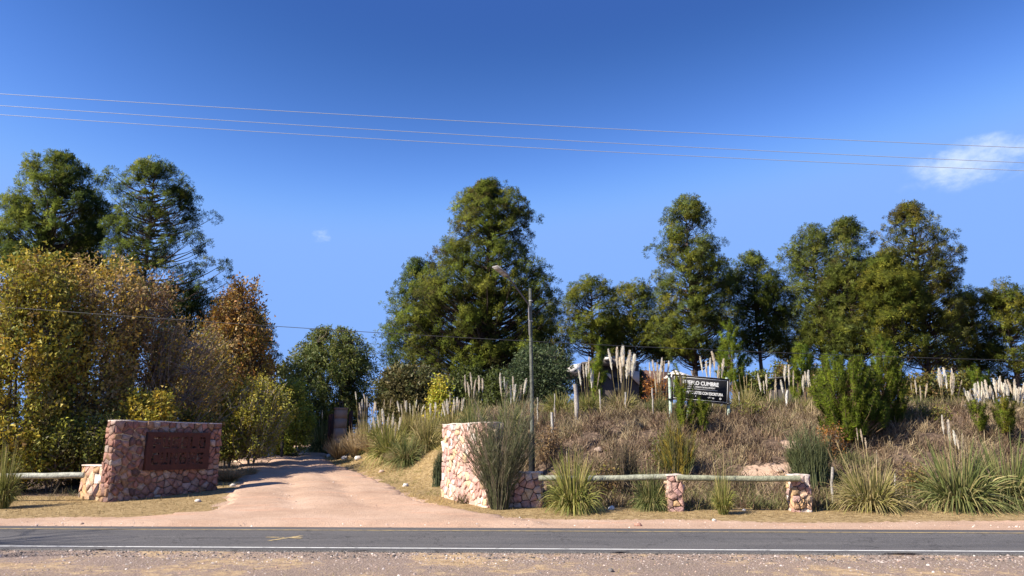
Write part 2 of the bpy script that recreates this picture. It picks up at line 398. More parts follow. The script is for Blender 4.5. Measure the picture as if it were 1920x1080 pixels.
dme = mesh_np('driveway', np.stack([DX, DY, gz(DX, DY) + off], -1).reshape(-1, 3), (lambda I: np.stack([I[:-1, :-1], I[:-1, 1:], I[1:, 1:], I[1:, :-1]], -1).reshape(-1, 4))(np.arange(DX.size).reshape(DX.shape)), None, M['dirt'], True)
tag(link('driveway', dme), kind='structure')
RV = [12.88, 13.1, 14.6, 16.1, 17.5, 19.0]; RZ = [-.004, 0, -.006, -.03, -.12, -.255]
def road_z(v): return np.interp(v, RV, RZ)
def road_strip(name, va, vb, mat, lift, x0=-220, x1=220, n=221, jit=0., skirt=False):
    x = np.linspace(x0, x1, n) if not jit else axis([(x0, -22, 4), (-22, 22, .12), (22, x1, 4)])
    vs = [va] + [q for q in RV if va + .01 < q < vb - .01] + [vb]
    rows = []
    for i, q in enumerate(vs):
        qq = np.full(len(x), q)
        if jit and i == 0: qq = qq + jit * (wob(x, x * .3, 2.1, 1.) + .6 * wob(x, x * .7, 7.3, 3.)) 
        rows.append(np.stack([x, qq - .04 * x, road_z(q) + np.zeros(len(x)) + lift], 1))
    if skirt:
        a = rows[0].copy(); a[:, 2] -= .16; a[:, 1] -= .01; rows.insert(0, a)
        b = rows[-1].copy(); b[:, 2] -= .12; b[:, 1] += .02; rows.append(b)
    V = np.stack(rows, 0); I = np.arange(V.shape[0] * V.shape[1]).reshape(V.shape[:2])
    F = np.stack([I[:-1, :-1], I[:-1, 1:], I[1:, 1:], I[1:, :-1]], -1).reshape(-1, 4)
    return tag(link(name, mesh_np(name, V.reshape(-1, 3), F, None, mat)), kind='structure')
road_strip('road', 12.86, 19.0, M['asphalt'], 0, jit=.035, skirt=True)
road_strip('white_edge_line', 13.08, 13.18, M['white_line'], .004)
road_strip('yellow_centre_line', 16.12, 16.36, M['yellow_line'], .006)
# faded yellow survey cross sprayed on the near lane
cr = Acc()
for (a, b) in [((504, 1014), (566, 1005)), ((500, 1007.5), (566, 1009.5))]:
    def on_road(px, row):
        r = ray(px, row); z = 0
        for _ in range(8):
            D = (z - CAMZ) / (r[2] / r[1]); p = r * D / r[1]; z = float(road_z(p[1] + .04 * p[0]))
        return np.array([p[0], p[1], z + .005])
    A, B = on_road(*a), on_road(*b); d = unit(B - A); s = np.cross(d, [0, 0, 1]) * .05
    if b[1] > 1008: A[2] += .002; B[2] += .002
    cr.add([A - s, A + s, B + s, B - s], np.array([[0, 1, 2, 3]]), (.5, .36, .1))
tag(link('sprayed_cross', cr.mesh('sprayed_cross', M['yellow_line'])), kind='structure')

# ------------------------------------------------------------------ trees
def tri_needles(rng, pos, dirs, n, ln, wd, cols, spread=.9, brush=False):
    k = len(pos); d = unit(rep(dirs, n) * spread + unit(rng.normal(size=(k * n, 3))))
    b = rep(pos, n); L = ln * rng.uniform(.75, 1.15, (k * n, 1))
    s = unit(np.cross(d, rng.normal(size=(k * n, 3)))) * wd / 2
    tipc = b + d * L; b0 = b + d * L * .08
    V = (np.stack([b0, tipc - s, tipc + s], 1) if brush else np.stack([b0 - s, b0 + s, tipc], 1)).reshape(-1, 3)
    F = np.arange(len(V)).reshape(-1, 3)
    c = rep(cols, n) * rng.normal(1, .14, (k * n, 1))
    return V, F, rep(np.clip(c * (1.0, 1.05, 1.05), .003, .9), 3), d
def env_of(px, D, rows):
    rows = sorted(rows); zs = []; ls = []; rs = []
    for r, l, q in rows:
        w = W(px, r, D); zs.append(w[2]); ls.append(w[0] - W(l, r, D)[0]); rs.append(W(q, r, D)[0] - w[0])
    zs = np.array(zs)[::-1]; ls = np.array(ls)[::-1]; rs = np.array(rs)[::-1]
    def env(z, az):
        l = np.interp(z, zs, ls); r = np.interp(z, zs, rs); c = np.cos(az)
        side = np.where(c > 0, r, l); mean = np.clip((l + r) / 2, .25, 6.)
        return np.clip(side, .1, None) * c * c + mean * np.sin(az) ** 2
    return env, zs[0], zs[-1], (lambda z: np.interp(z, zs, (ls + rs) / 2))
def sample_env(rng, n, env, mean, z0, z1, pw=1., inner=.12, back=.4, per=6, vz=.42, va=.26, free=.3):
    """clump centres gathered on boughs: n clumps on about n/per boughs of uneven reach"""
    nb = max(7, n // per)
    zc = rng.uniform(z0, z1, nb * 8); wt = (np.clip(mean(zc), .2, None)) ** pw
    zb = rng.choice(zc, nb, p=wt / wt.sum()); ab = rng.uniform(-math.pi, 0, nb); bk = rng.random(nb) < back; ab[bk] *= -1
    fb = rng.uniform(.74, 1.1, nb); g = rng.integers(0, nb, n)
    rho = np.sqrt(rng.uniform(inner, 1, n)) * fb[g]
    z = np.clip(zb[g] + rng.normal(0, vz, n) + .25 * (rho - .8), z0, z1); m_ = np.clip(mean(z), .5, None)
    az = ab[g] + rng.normal(0, va, n) * np.clip(1.6 / m_, .6, 2.4)
    u_ = rng.random(n) < free
    z[u_] = rng.choice(zc, u_.sum(), p=wt / wt.sum()); a2 = rng.uniform(-math.pi, 0, n); b2 = rng.random(n) < back; a2[b2] *= -1; az[u_] = a2[u_]
    return z, az, rho
def pine(name, label, px, D, rows, ncl, rc=.62, nt=13, nn=18, nl=.27, nw=.03, cols=None, group='pines on the plateau', tr=.2, seed=0, base_extra=0., open_=False, barkc=(.07, .05, .04), rise=.42):
    rng = np.random.default_rng(1000 + seed)
    ncl = int(ncl * 1.5); nw *= .95; nl *= 1.0; rc *= 1.12; nt = max(6, int(nt * .7)); nn = int(nn * 1.7)
    rows = [(r_, l_ - (10 if r_ > 520 else 3), q_ + (10 if r_ > 520 else 3)) for r_, l_, q_ in rows]
    base = G(px, D); env, z0, z1, mean = env_of(px, D, rows)
    e = empty(name, base, label, 'tree', group)
    z, az, rho = sample_env(rng, ncl, env, mean, z0 + .2, z1 - .3, 1.1, .25, .4, 5, .5, .3, .45 if open_ else .62)
    k = max(3, ncl // 40); z[:k] = z1 - rng.uniform(.05, .6, k); rho[:k] *= .5
    E = np.clip(env(z, az) - rc * .45, .08, None)
    C = np.stack([base[0] + rho * E * np.cos(az), base[1] + rho * E * np.sin(az), z - rc * .3 * (z > z1 - 1.) ], 1)
    # trunk: slightly crooked
    tt = np.linspace(0, 1, 9); H = z1 - base[2] - .2
    wx = .012 * H * np.sin(tt * 5 + seed) * (1 - tt); P = np.stack([wx, .008 * H * np.cos(tt * 4 + seed) * (1 - tt), tt * H - .25 * (1 - tt)], 1)
    R = tr * (1 - tt * .93); R[0] *= 1.35
    A = Acc(); A.tube(P, R, 8, barkc, caps=False)
    link('trunk', A.mesh('trunk', M['bark'], True), e)
    # branches run from the trunk out to every clump
    hz = np.clip(C[:, 2] - base[2] - rho * E * rise - .25, .15 * H, None); hz = np.minimum(hz, (C[:, 2] - base[2]))
    s = np.linspace(0, 1, 6)[None, :, None]
    B0 = np.stack([np.interp(hz / H, tt, P[:, 0]), np.interp(hz / H, tt, P[:, 1]), hz], 1)[:, None]; B1 = (C - base)[:, None]
    Bp = B0 * (1 - s) + B1 * s; sag = np.sin(s * math.pi)[..., 0]
    Bp[..., 2] -= sag * (rho * E * .09)[:, None] * 1.2; Bp += rng.normal(0, .05, Bp.shape) * sag[..., None] * np.minimum(1, E)[:, None, None]
    br = (.02 + .015 * (rho * E))[:, None] * (1.15 - s[..., 0]) * (1 if not open_ else .8)
    V, F = tubes(Bp, br, 4)
    link('branches', mesh_np('branches', V, F, np.tile(np.array(barkc) * 1.15, (len(V), 1)), M['bark']), e)
    # needle tufts
    cl = C - base
    cc = pal(rng, ncl, cols or GREENS, .16)
    u = unit(rng.normal(size=(ncl * nt, 3)) + np.array([0, -.12, .25]))
    pos = rep(cl, nt) + u * rc * rng.uniform(.55, 1.05, (ncl * nt, 1)) * np.array([1, 1, .8])
    outw = unit(np.stack([np.cos(az), np.sin(az), .5 + 0 * az], 1))
    dirs = unit(u * 1. + rep(outw, nt) * .5 + np.array([0, 0, .45]))
    tc = rep(cc, nt) * rng.normal(1, .2, (ncl * nt, 1))
    V, F, cv, dd_ = tri_needles(rng, pos, dirs, nn, nl, nw, tc, .35, True)
    tn = rep(unit(rep(unit(u * .9 + rep(outw, nt) * .55 + np.array([0, 0, .15])), nn) + dd_ * .75), 3)
    link('crown', mesh_np('crown', V, F, cv, M['needle'], extra={'tuft_normal': tn}), e)
    return e
GREENS = [(.115, .140, .020), (.140, .158, .024), (.170, .172, .026), (.088, .112, .018)]
G_YEL = [(.200, .182, .024), (.16, .16, .022), (.23, .195, .03), (.115, .122, .02)]
G_DARK = [(.056, .082, .020), (.072, .10, .024), (.092, .118, .024)]
G_GREY = [(.13, .158, .045), (.155, .175, .04), (.11, .132, .032), (.19, .18, .04)]

P = pine
P('pine_tree', 'biggest pine, broad dense cone behind the street lamp', 915, 50,
  [(344, 897, 932), (362, 868, 962), (385, 850, 982), (410, 846, 1010), (435, 842, 1012), (455, 826, 1006), (475, 808, 1000), (492, 800, 1040), (515, 785, 1046), (550, 765, 1046), (590, 752, 1050), (630, 742, 1048), (670, 748, 1030), (705, 775, 985), (722, 850, 940)],
  400, .66, 15, 20, .27, .032, GREENS + [(.085, .07, .022)], tr=.28, seed=1)
P('pine_tree', 'darker pine tucked behind the left flank of the biggest pine', 775, 58,
  [(485, 762, 805), (520, 748, 820), (560, 728, 830), (600, 712, 830), (640, 705, 835), (680, 705, 835), (705, 715, 830)],
  120, .7, 12, 15, .3, .04, G_DARK + GREENS[:1], tr=.2, seed=2)
P('pine_tree', 'shadowed low pine behind the right side of the street lamp', 1035, 60,
  [(560, 1018, 1048), (600, 1008, 1058), (640, 1000, 1078), (680, 1000, 1072), (710, 1005, 1060)], 60, .65, 11, 15, .3, .04, G_YEL, tr=.15, seed=3)
P('pine_tree', 'small round-headed pine standing alone just right of the biggest pine', 1114, 60,
  [(518, 1105, 1130), (540, 1084, 1148), (570, 1066, 1158), (600, 1058, 1160), (640, 1054, 1152), (668, 1062, 1140)], 95, .62, 12, 16, .28, .038, GREENS + G_YEL[:2], tr=.17, seed=4)
P('pine_tree', 'olive pine of middle height left of the tall double-tiered pine', 1192, 62,
  [(530, 1172, 1212), (550, 1160, 1228), (590, 1148, 1245), (630, 1146, 1250), (670, 1160, 1240)], 95, .65, 12, 16, .28, .038, G_YEL + GREENS, tr=.18, seed=5)
P('pine_tree', 'tall double-tiered pine rising behind the black sign board', 1306, 56,
  [(372, 1284, 1330), (392, 1264, 1342), (420, 1262, 1350), (440, 1266, 1362), (452, 1238, 1364), (475, 1228, 1366), (498, 1226, 1384), (525, 1238, 1390), (560, 1236, 1386), (600, 1225, 1382), (640, 1228, 1385), (675, 1262, 1365)],
  250, .64, 14, 18, .27, .034, GREENS + G_YEL[:1] + G_GREY[:1], tr=.25, seed=6, )
P('pine_tree', 'dark pine with a bare forked lower trunk right of the tall double-tiered pine', 1432, 60,
  [(476, 1405, 1432), (500, 1388, 1460), (530, 1378, 1478), (565, 1374, 1486), (610, 1384, 1488), (650, 1396, 1480), (672, 1415, 1465)], 140, .66, 13, 16, .28, .038, G_DARK + GREENS, tr=.22, seed=7)
P('pine_tree', 'leftmost pine of the dense right-hand clump, with a leafy slanted top', 1552, 59,
  [(428, 1534, 1568), (450, 1512, 1580), (480, 1488, 1596), (520, 1482, 1610), (565, 1484, 1618), (610, 1500, 1620), (660, 1520, 1625)], 170, .66, 13, 16, .28, .038, G_GREY + GREENS, tr=.2, seed=8)
P('pine_tree', 'narrow-topped pine in the middle of the dense right-hand clump', 1618, 56,
  [(412, 1602, 1636), (435, 1592, 1648), (462, 1590, 1662), (490, 1566, 1670), (530, 1552, 1680), (580, 1545, 1690), (630, 1550, 1690), (672, 1575, 1680)], 210, .66, 14, 17, .28, .036, GREENS + [(.075, .06, .022)] + G_GREY, tr=.22, seed=9)
P('pine_tree', 'lower bushy pine filling the notch inside the right-hand clump', 1692, 53,
  [(472, 1676, 1712), (500, 1658, 1735), (540, 1640, 1748), (590, 1636, 1758), (640, 1640, 1760), (672, 1660, 1745)], 150, .64, 13, 17, .28, .036, G_YEL + GREENS, tr=.18, seed=10)
P('pine_tree', 'tallest pine of the right-hand clump, yellowish with many cones', 1752, 56,
  [(380, 1720, 1748), (398, 1708, 1768), (420, 1690, 1796), (445, 1680, 1822), (475, 1674, 1832), (500, 1672, 1824), (530, 1668, 1812), (570, 1672, 1820), (620, 1680, 1832), (660, 1700, 1830), (690, 1720, 1815)],
  260, .56, 12, 17, .25, .034, G_YEL + [(.10, .075, .02), (.06, .075, .03)], tr=.25, seed=11)
P('pine_tree', 'open-crowned shorter pine just right of the tallest right-hand pine', 1848, 60,
  [(534, 1834, 1866), (555, 1822, 1884), (590, 1812, 1895), (630, 1815, 1900), (680, 1825, 1895), (710, 1835, 1885)], 95, .6, 12, 16, .28, .038, G_YEL + G_GREY, tr=.17, seed=12)
P('pine_tree', 'rightmost pine, cut by the right edge of the photo', 1915, 57,
  [(530, 1908, 1945), (560, 1885, 1955), (600, 1872, 1965), (650, 1870, 1965), (700, 1880, 1955)], 110, .62, 12, 16, .28, .038, G_YEL + GREENS, tr=.18, seed=13)
P('pine_tree', 'far low pine filling the gap left of the tall double-tiered pine', 1248, 66,
  [(590, 1238, 1262), (610, 1222, 1280), (640, 1210, 1295), (675, 1215, 1290)], 55, .7, 12, 14, .3, .042, GREENS + G_YEL[:1], tr=.15, seed=20)
P('pine_tree', 'far low pine between the bare-trunked pine and the right-hand clump', 1488, 66,
  [(575, 1478, 1500), (600, 1462, 1518), (640, 1450, 1530), (680, 1455, 1525)], 55, .7, 12, 14, .3, .042, G_GREY + GREENS, tr=.15, seed=21)
P('pine_tree', 'far low pine beneath the gap right of the tallest right-hand pine', 1800, 67,
  [(585, 1788, 1812), (610, 1770, 1835), (650, 1760, 1850), (695, 1765, 1845)], 60, .7, 12, 14, .3, .042, G_YEL + GREENS, tr=.15, seed=22)
P('pine_tree', 'far low pine between the small round-headed pine and the olive pine', 1152, 67,
  [(585, 1142, 1165), (610, 1128, 1180), (650, 1120, 1190), (682, 1125, 1185)], 50, .7, 12, 14, .3, .042, GREENS, tr=.15, seed=23)
LG = 'pines behind the autumn trees'
P('pine_tree', 'dense pine in the top left corner behind the yellow trees', 40, 43,
  [(288, 12, 42), (298, -5, 62), (308, -20, 100), (335, -35, 118), (360, -45, 128), (400, -55, 140), (440, -60, 150), (480, -60, 155), (520, -50, 140)], 210, .52, 14, 18, .23, .03, G_DARK + GREENS[:3], LG, tr=.24, seed=14)
P('pine_tree', 'shorter pine in the gap between the two tall left pines', 122, 46,
  [(362, 105, 145), (385, 88, 168), (420, 80, 190), (460, 80, 200), (500, 90, 190), (540, 100, 180)], 90, .5, 13, 17, .23, .03, G_DARK + GREENS, LG, tr=.2, seed=15)
P('pine_tree', 'open-branched pine with visible limbs and blue sky through its crown', 232, 41,
  [(302, 232, 262), (312, 212, 284), (330, 158, 300), (350, 142, 298), (375, 165, 338), (400, 178, 344), (425, 172, 346), (438, 168, 372), (460, 172, 376), (485, 182, 388), (505, 190, 390), (525, 215, 380), (545, 235, 370), (580, 265, 385), (620, 280, 420), (660, 290, 430)],
  195, .40, 13, 18, .21, .027, GREENS + G_DARK, LG, tr=.24, seed=16, open_=True, rise=.28)
P('pine_tree', 'low dark pine behind the grey twigs and the orange tree', 335, 45,
  [(545, 300, 372), (570, 280, 390), (610, 270, 405), (660, 265, 410), (720, 270, 410), (770, 280, 400)], 130, .55, 12, 15, .25, .034, G_DARK + GREENS[:1], LG, tr=.18, seed=18)
P('pine_tree', 'small dark pine peeking out right of the orange autumn tree', 462, 54,
  [(586, 440, 466), (605, 432, 480), (630, 428, 492), (655, 426, 502), (690, 430, 508), (730, 440, 500)], 70, .5, 12, 15, .26, .036, G_DARK, LG, tr=.15, seed=17)

def leafy(name, label, px, D, rows, ns, slen, nlf, ls, cols, cat='tree', group=None, up=(0, 0, 1), out=.5, jr=.14, droop=0., tr=.09, nst=4, seed=0, stemc=(.10, .08, .065), w=None, twig=.008, inner=.1, back=.35, leafasp=.55, wiggle=.25, free=.25):
    """tree or shrub made of leafy shoots: trunks -> limbs -> shoots -> leaves"""
    rng = np.random.default_rng(5000 + seed)
    ns = int(ns * 1.3); ls *= 1.52
    base = G(px, D); env, z0, z1, mean = env_of(px, D, rows); z0 = min(max(z0, base[2] + .05), z1 - .4)
    e = empty(name, base, label, cat, group)
    z, az, rho = sample_env(rng, ns, env, mean, z0, z1 - slen * .35, 1., inner, back, 9, .42, .22, free)
    E = np.clip(env(z, az) - slen * .15, .1, None)
    C = np.stack([rho * E * np.cos(az), rho * E * np.sin(az), z - base[2]], 1)
    H = z1 - base[2]
    # stems
    A = Acc(); forks = []
    for i in range(nst):
        a = 2 * math.pi * i / nst + seed; m_ = float(mean(z0 + .7 * (z1 - z0)))
        q = np.linspace(0, 1, 6); off = m_ * .55 * (0 if nst == 1 else 1)
        Pp = np.stack([off * math.cos(a) * q ** 1.3 + .12 * math.cos(a), off * math.sin(a) * q ** 1.3 + .12 * math.sin(a), q * H * .82 - .15 * (1 - q)], 1)
        Pp[1:-1, :2] += rng.normal(0, .03 * H * .3, (4, 2))
        A.tube(Pp, tr * (1 - .85 * q), 6, stemc, caps=False); forks.append(Pp)
    link('trunk', A.mesh('trunk', M['bark'], True), e)
    F_ = np.array(forks)
    # limb from nearest stem, lower down
    dist = np.linalg.norm(F_[None, :, :, :2] - C[:, None, None, :2], axis=-1) + np.abs(F_[None, :, :, 2] - (C[:, None, None, 2] - .35 * np.linalg.norm(C[:, None, None, :2], axis=-1) - .2))
    idx = dist.reshape(ns, -1).argmin(1); B0 = F_.reshape(-1, 3)[idx]
    s = np.linspace(0, 1, 3)[None, :, None]
    sd = unit(np.array(up, float) + out * np.stack([np.cos(az), np.sin(az), 0 * az], 1) + rng.normal(0, wiggle, (ns, 3)))
    S0 = C - sd * slen * .5; L = slen * rng.uniform(.6, 1.25, ns)
    Bp = B0[:, None] * (1 - s) + S0[:, None] * s; Bp[:, 1:2] += rng.normal(0, .07, (ns, 1, 3))
    q = np.linspace(0, 1, 3)[None, :, None]
    Sp = S0[:, None] + sd[:, None] * q * L[:, None, None]; Sp[..., 2] -= droop * (q[..., 0] ** 2) * L[:, None]
    V1, F1 = tubes(Bp, np.repeat(np.linspace(2.6, 1.2, 3)[None] * twig, ns, 0), 3)
    V2, F2 = strips(rng, S0, sd, L, np.full(ns, 2.2 * twig), np.full(ns, droop), 2, .4)
    Vb = np.concatenate([V1, V2]); Fb = np.concatenate([F1, F2 + len(V1)])
    link('twigs', mesh_np('twigs', Vb, Fb, np.tile(np.array(stemc) * 1.3, (len(Vb), 1)), M['bark']), e)
    # leaves
    if nlf:
        t = rng.uniform(.0, 1.05, (ns, nlf)); pos = S0[:, None] + sd[:, None] * (t * L[:, None])[..., None]
        pos[..., 2] -= droop * t ** 2 * L[:, None]
        pos = pos + rng.normal(0, jr, (ns, nlf, 3)); pos = pos.reshape(-1, 3); n = len(pos)
        d = unit(rng.normal(size=(n, 3)) + rep(sd, nlf) * .6 + np.array([0, 0, -.9 * (droop > 0)])); sdv = unit(np.cross(d, rng.normal(size=(n, 3))))
        l = ls * rng.uniform(.6, 1.3, (n, 1))
        V = np.stack([pos - sdv * l * leafasp * .62, pos + sdv * l * leafasp * .62, pos + d * l], 1).reshape(-1, 3)
        cs = pal(rng, ns, cols, .12, w); cl = np.clip(rep(cs, nlf) * .75 + .25 * pal(rng, n, cols, .2, w), .004, .9) * rng.normal(1, .1, (n, 1))
        link('crown', mesh_np('crown', V, np.arange(len(V)).reshape(-1, 3), rep(cl * 1.05, 3), M['leaf']), e)
    return e
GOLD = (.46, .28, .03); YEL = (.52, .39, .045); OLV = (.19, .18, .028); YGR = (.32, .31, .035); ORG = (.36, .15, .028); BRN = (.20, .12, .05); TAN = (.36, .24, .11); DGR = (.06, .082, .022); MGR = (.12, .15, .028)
AT = 'autumn trees left of the track'
leafy('autumn_tree', 'yellow-green leafy tree at the left edge above the pampas clump', 22, 27.8,
      [(474, -12, 28), (498, -40, 60), (540, -60, 92), (610, -70, 118), (700, -80, 128), (800, -80, 132), (885, -70, 128)], 820, .9, 26, .095, [YEL, GOLD, YGR, OLV, YGR, MGR, BRN], 'tree', AT, seed=1, tr=.08)
leafy('autumn_tree', 'golden tree with upright leafy shoots behind the stone entrance sign', 138, 30,
      [(482, 118, 172), (498, 95, 205), (545, 72, 228), (620, 62, 238), (720, 62, 245), (820, 72, 240), (885, 80, 236)], 780, 1.15, 24, .09, [GOLD, TAN, YEL, OLV, BRN, TAN], 'tree', AT, seed=2, tr=.08)
leafy('autumn_tree', 'brownish thinning tree with bare pinkish twigs right of the golden tree', 246, 32.5,
      [(520, 225, 270), (548, 188, 300), (600, 172, 322), (700, 168, 335), (800, 175, 330), (880, 190, 318)], 820, 1.05, 13, .085, [BRN, TAN, ORG, OLV, (.20, .14, .085)], 'tree', AT, seed=3, tr=.08, twig=.011, stemc=(.14, .10, .08))
leafy('autumn_tree', 'nearly bare tree of slanting grey twigs behind the right half of the stone sign', 322, 32.5,
      [(600, 325, 385), (640, 285, 415), (690, 262, 425), (740, 258, 420), (800, 262, 412), (860, 270, 402)], 620, 1.35, 7, .08, [TAN, GOLD, BRN, OLV], 'tree', AT, up=(.35, 0, 1), seed=4, tr=.06, twig=.010, stemc=(.19, .15, .12), out=.5)
leafy('autumn_tree', 'orange-brown tree leaning over the track at the edge of the thicket', 425, 41,
      [(528, 440, 462), (545, 415, 474), (575, 385, 470), (610, 358, 482), (650, 345, 496), (690, 350, 508), (725, 370, 506), (748, 395, 495)], 860, .95, 22, .10, [ORG, GOLD, BRN, (.22, .09, .025), OLV, TAN], 'tree', AT, seed=5, tr=.08, back=.45)
leafy('autumn_tree', 'low golden tree joining the orange tree to the bare grey one', 372, 37,
      [(630, 350, 400), (660, 325, 425), (710, 315, 440), (780, 318, 425), (840, 330, 415)], 420, .8, 18, .09, [BRN, GOLD, OLV, YGR, TAN], 'tree', AT, seed=7, tr=.06)
leafy('autumn_tree', 'small bright gold tree low behind the top of the stone sign', 262, 28.8,
      [(740, 240, 292), (760, 225, 312), (790, 222, 320), (840, 225, 315)], 180, .6, 24, .09, [YEL, GOLD, YGR, OLV], 'tree', AT, seed=6, tr=.05)
UG = 'green undergrowth at the foot of the thicket'
for i, (px, D, rows, lab) in enumerate([
    (95, 27.6, [(790, 65, 130), (830, 50, 150), (885, 55, 150)], 'dark green undergrowth shrub behind the white rail at left'),
    (180, 28.0, [(780, 150, 205), (820, 135, 225), (880, 140, 225)], 'dark green undergrowth shrub touching the left end of the stone sign'),
    (350, 32.5, [(770, 315, 390), (800, 300, 405), (855, 300, 400)], 'dark green undergrowth shrub hidden behind the stone sign'),
    (20, 27.8, [(810, -20, 50), (850, -30, 60), (890, -30, 60)], 'dark green undergrowth shrub behind the left-edge pampas clump'),
    (425, 44, [(770, 400, 455), (800, 392, 462), (840, 400, 460)], 'dark green undergrowth shrub beside the pale outbuilding')]):
    leafy('green_shrub', lab, px, D, rows, 130, .5, 24, .075, [DGR, MGR, OLV, YGR, (.12, .09, .045)], 'shrub', UG, seed=10 + i, tr=.03)
LS = 'low leafy shrubs on the bank'
for i, (px, D, rows, cols_, lab) in enumerate([
    (1245, 26.8, [(815, 1230, 1265), (840, 1225, 1270), (880, 1228, 1268)], [DGR, MGR, BRN], 'low dark shrub left of the yellow-flowering broom'),
    (1403, 30.4, [(762, 1385, 1420), (775, 1378, 1428), (795, 1382, 1425)], [OLV, BRN, MGR], 'low olive shrub on the crest between sign board and peeling post'),
    (1562, 27.2, [(800, 1550, 1575), (825, 1540, 1585), (850, 1545, 1582)], [BRN, (.14, .08, .05), ORG], 'rusty dry shrub under the biggest pine bush'),
    (1742, 29.6, [(765, 1715, 1768), (785, 1705, 1780), (812, 1710, 1775)], [OLV, BRN, MGR], 'low olive-brown shrub right of the round pine bushes'),
    (1718, 24.4, [(880, 1700, 1735), (905, 1695, 1742), (945, 1698, 1740)], [BRN, OLV, TAN], 'brown weedy shrub between the last two roadside pampas clumps'),
    (1130, 24.6, [(868, 1118, 1150), (890, 1112, 1158), (930, 1115, 1155)], [BRN, (.13, .08, .05), OLV], 'brown weedy shrub right of the biggest roadside pampas'),
    (1030, 28.2, [(808, 1012, 1045), (830, 1005, 1050), (858, 1008, 1048)], [BRN, (.12, .075, .05), TAN], 'rusty dry shrub at the foot of the lamp pole')]):
    leafy('bank_shrub', lab, px, D, rows, 60, .4, 20, .05, cols_, 'shrub', LS, seed=60 + i, tr=.02, twig=.006)
YB = 'yellow-green bushes where the track bends'
leafy('yellow_green_bush', 'pale yellow-green bush with grey stems left of the track bend', 470, 38,
      [(706, 440, 490), (730, 405, 520), (765, 392, 540), (805, 395, 540), (845, 410, 525)], 520, .85, 17, .075, [YGR, YEL, OLV, (.34, .34, .06)], 'bush', YB, seed=20, tr=.05, free=.1, jr=.1, twig=.012, stemc=(.25, .21, .17))
leafy('yellow_green_bush', 'brighter green bush between the pale bush and the willowy tree', 532, 46,
      [(712, 515, 560), (740, 500, 580), (780, 498, 590), (815, 505, 590), (845, 515, 580)], 460, .6, 26, .09, [(.18, .22, .035), YGR, YGR, (.26, .32, .05)], 'bush', YB, seed=21, tr=.05)
leafy('yellow_green_bush', 'sunlit lime-coloured bush above the left end of the pale stone wall', 824, 37,
      [(714, 815, 832), (735, 806, 846), (765, 800, 850), (800, 800, 848)], 130, .5, 24, .085, [(.34, .40, .045), YGR, YEL], 'bush', YB, seed=22, tr=.04)
leafy('willowy_tree', 'round dark tree with drooping branches behind the gate pillars', 618, 52,
      [(606, 605, 650), (618, 578, 672), (640, 552, 690), (670, 532, 700), (705, 524, 702), (745, 530, 700), (780, 550, 692), (805, 575, 670)], 1150, 1.0, 28, .13, [MGR, (.09, .13, .045), (.16, .17, .035), OLV, DGR, (.12, .16, .04)], 'tree', 'broad-leaved trees behind the plumes', up=(0, 0, .25), out=.9, droop=.55, seed=23, tr=.12, leafasp=.3, jr=.1)
leafy('olive_tree', 'low olive-brown tree between the willowy tree and the biggest pine', 765, 46,
      [(686, 745, 800), (700, 722, 828), (725, 705, 848), (755, 700, 850), (785, 705, 845)], 700, .7, 26, .12, [(.13, .115, .04), (.10, .10, .035), (.17, .135, .055), DGR], 'tree', 'broad-leaved trees behind the plumes', seed=24, tr=.07, out=.8, up=(0, 0, .5))
leafy('cedar_tree', 'grey-green feathery tree right behind the lamp pole', 1010, 41,
      [(648, 990, 1040), (670, 968, 1068), (700, 955, 1078), (730, 952, 1082), (760, 960, 1078)], 650, .8, 26, .11, [(.05, .078, .032), (.04, .06, .025), (.10, .13, .05)], 'tree', 'broad-leaved trees behind the plumes', seed=25, tr=.07, out=1., up=(0, 0, .35), leafasp=.3)
leafy('red_vine_bush', 'rust-red autumn bush between the house and the black sign board', 1232, 36.5,
      [(712, 1215, 1250), (725, 1206, 1252), (745, 1208, 1252), (765, 1212, 1250)], 90, .4, 16, .07, [(.16, .05, .02), (.11, .045, .025), ORG], 'bush', None, seed=26, tr=.03)
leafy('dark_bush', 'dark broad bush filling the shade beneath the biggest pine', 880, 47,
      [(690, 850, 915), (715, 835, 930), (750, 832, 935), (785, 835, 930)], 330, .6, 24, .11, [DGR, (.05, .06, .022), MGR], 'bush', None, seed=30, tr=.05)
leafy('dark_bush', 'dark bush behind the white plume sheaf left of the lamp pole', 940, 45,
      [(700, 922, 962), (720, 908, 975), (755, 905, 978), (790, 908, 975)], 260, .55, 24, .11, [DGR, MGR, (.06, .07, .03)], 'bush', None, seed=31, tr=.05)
leafy('dark_bush', 'shaded bush low between the bare pine trunk and the dark shed', 1415, 46,
      [(700, 1395, 1440), (720, 1385, 1450), (760, 1385, 1450)], 170, .5, 22, .11, [DGR, OLV, MGR], 'bush', None, seed=32, tr=.04)
leafy('dark_bush', 'olive bush low beneath the tallest pine of the right-hand clump', 1735, 45,
      [(708, 1700, 1760), (725, 1690, 1775), (760, 1690, 1775)], 200, .5, 22, .11, [DGR, OLV, BRN], 'bush', None, seed=33, tr=.04)
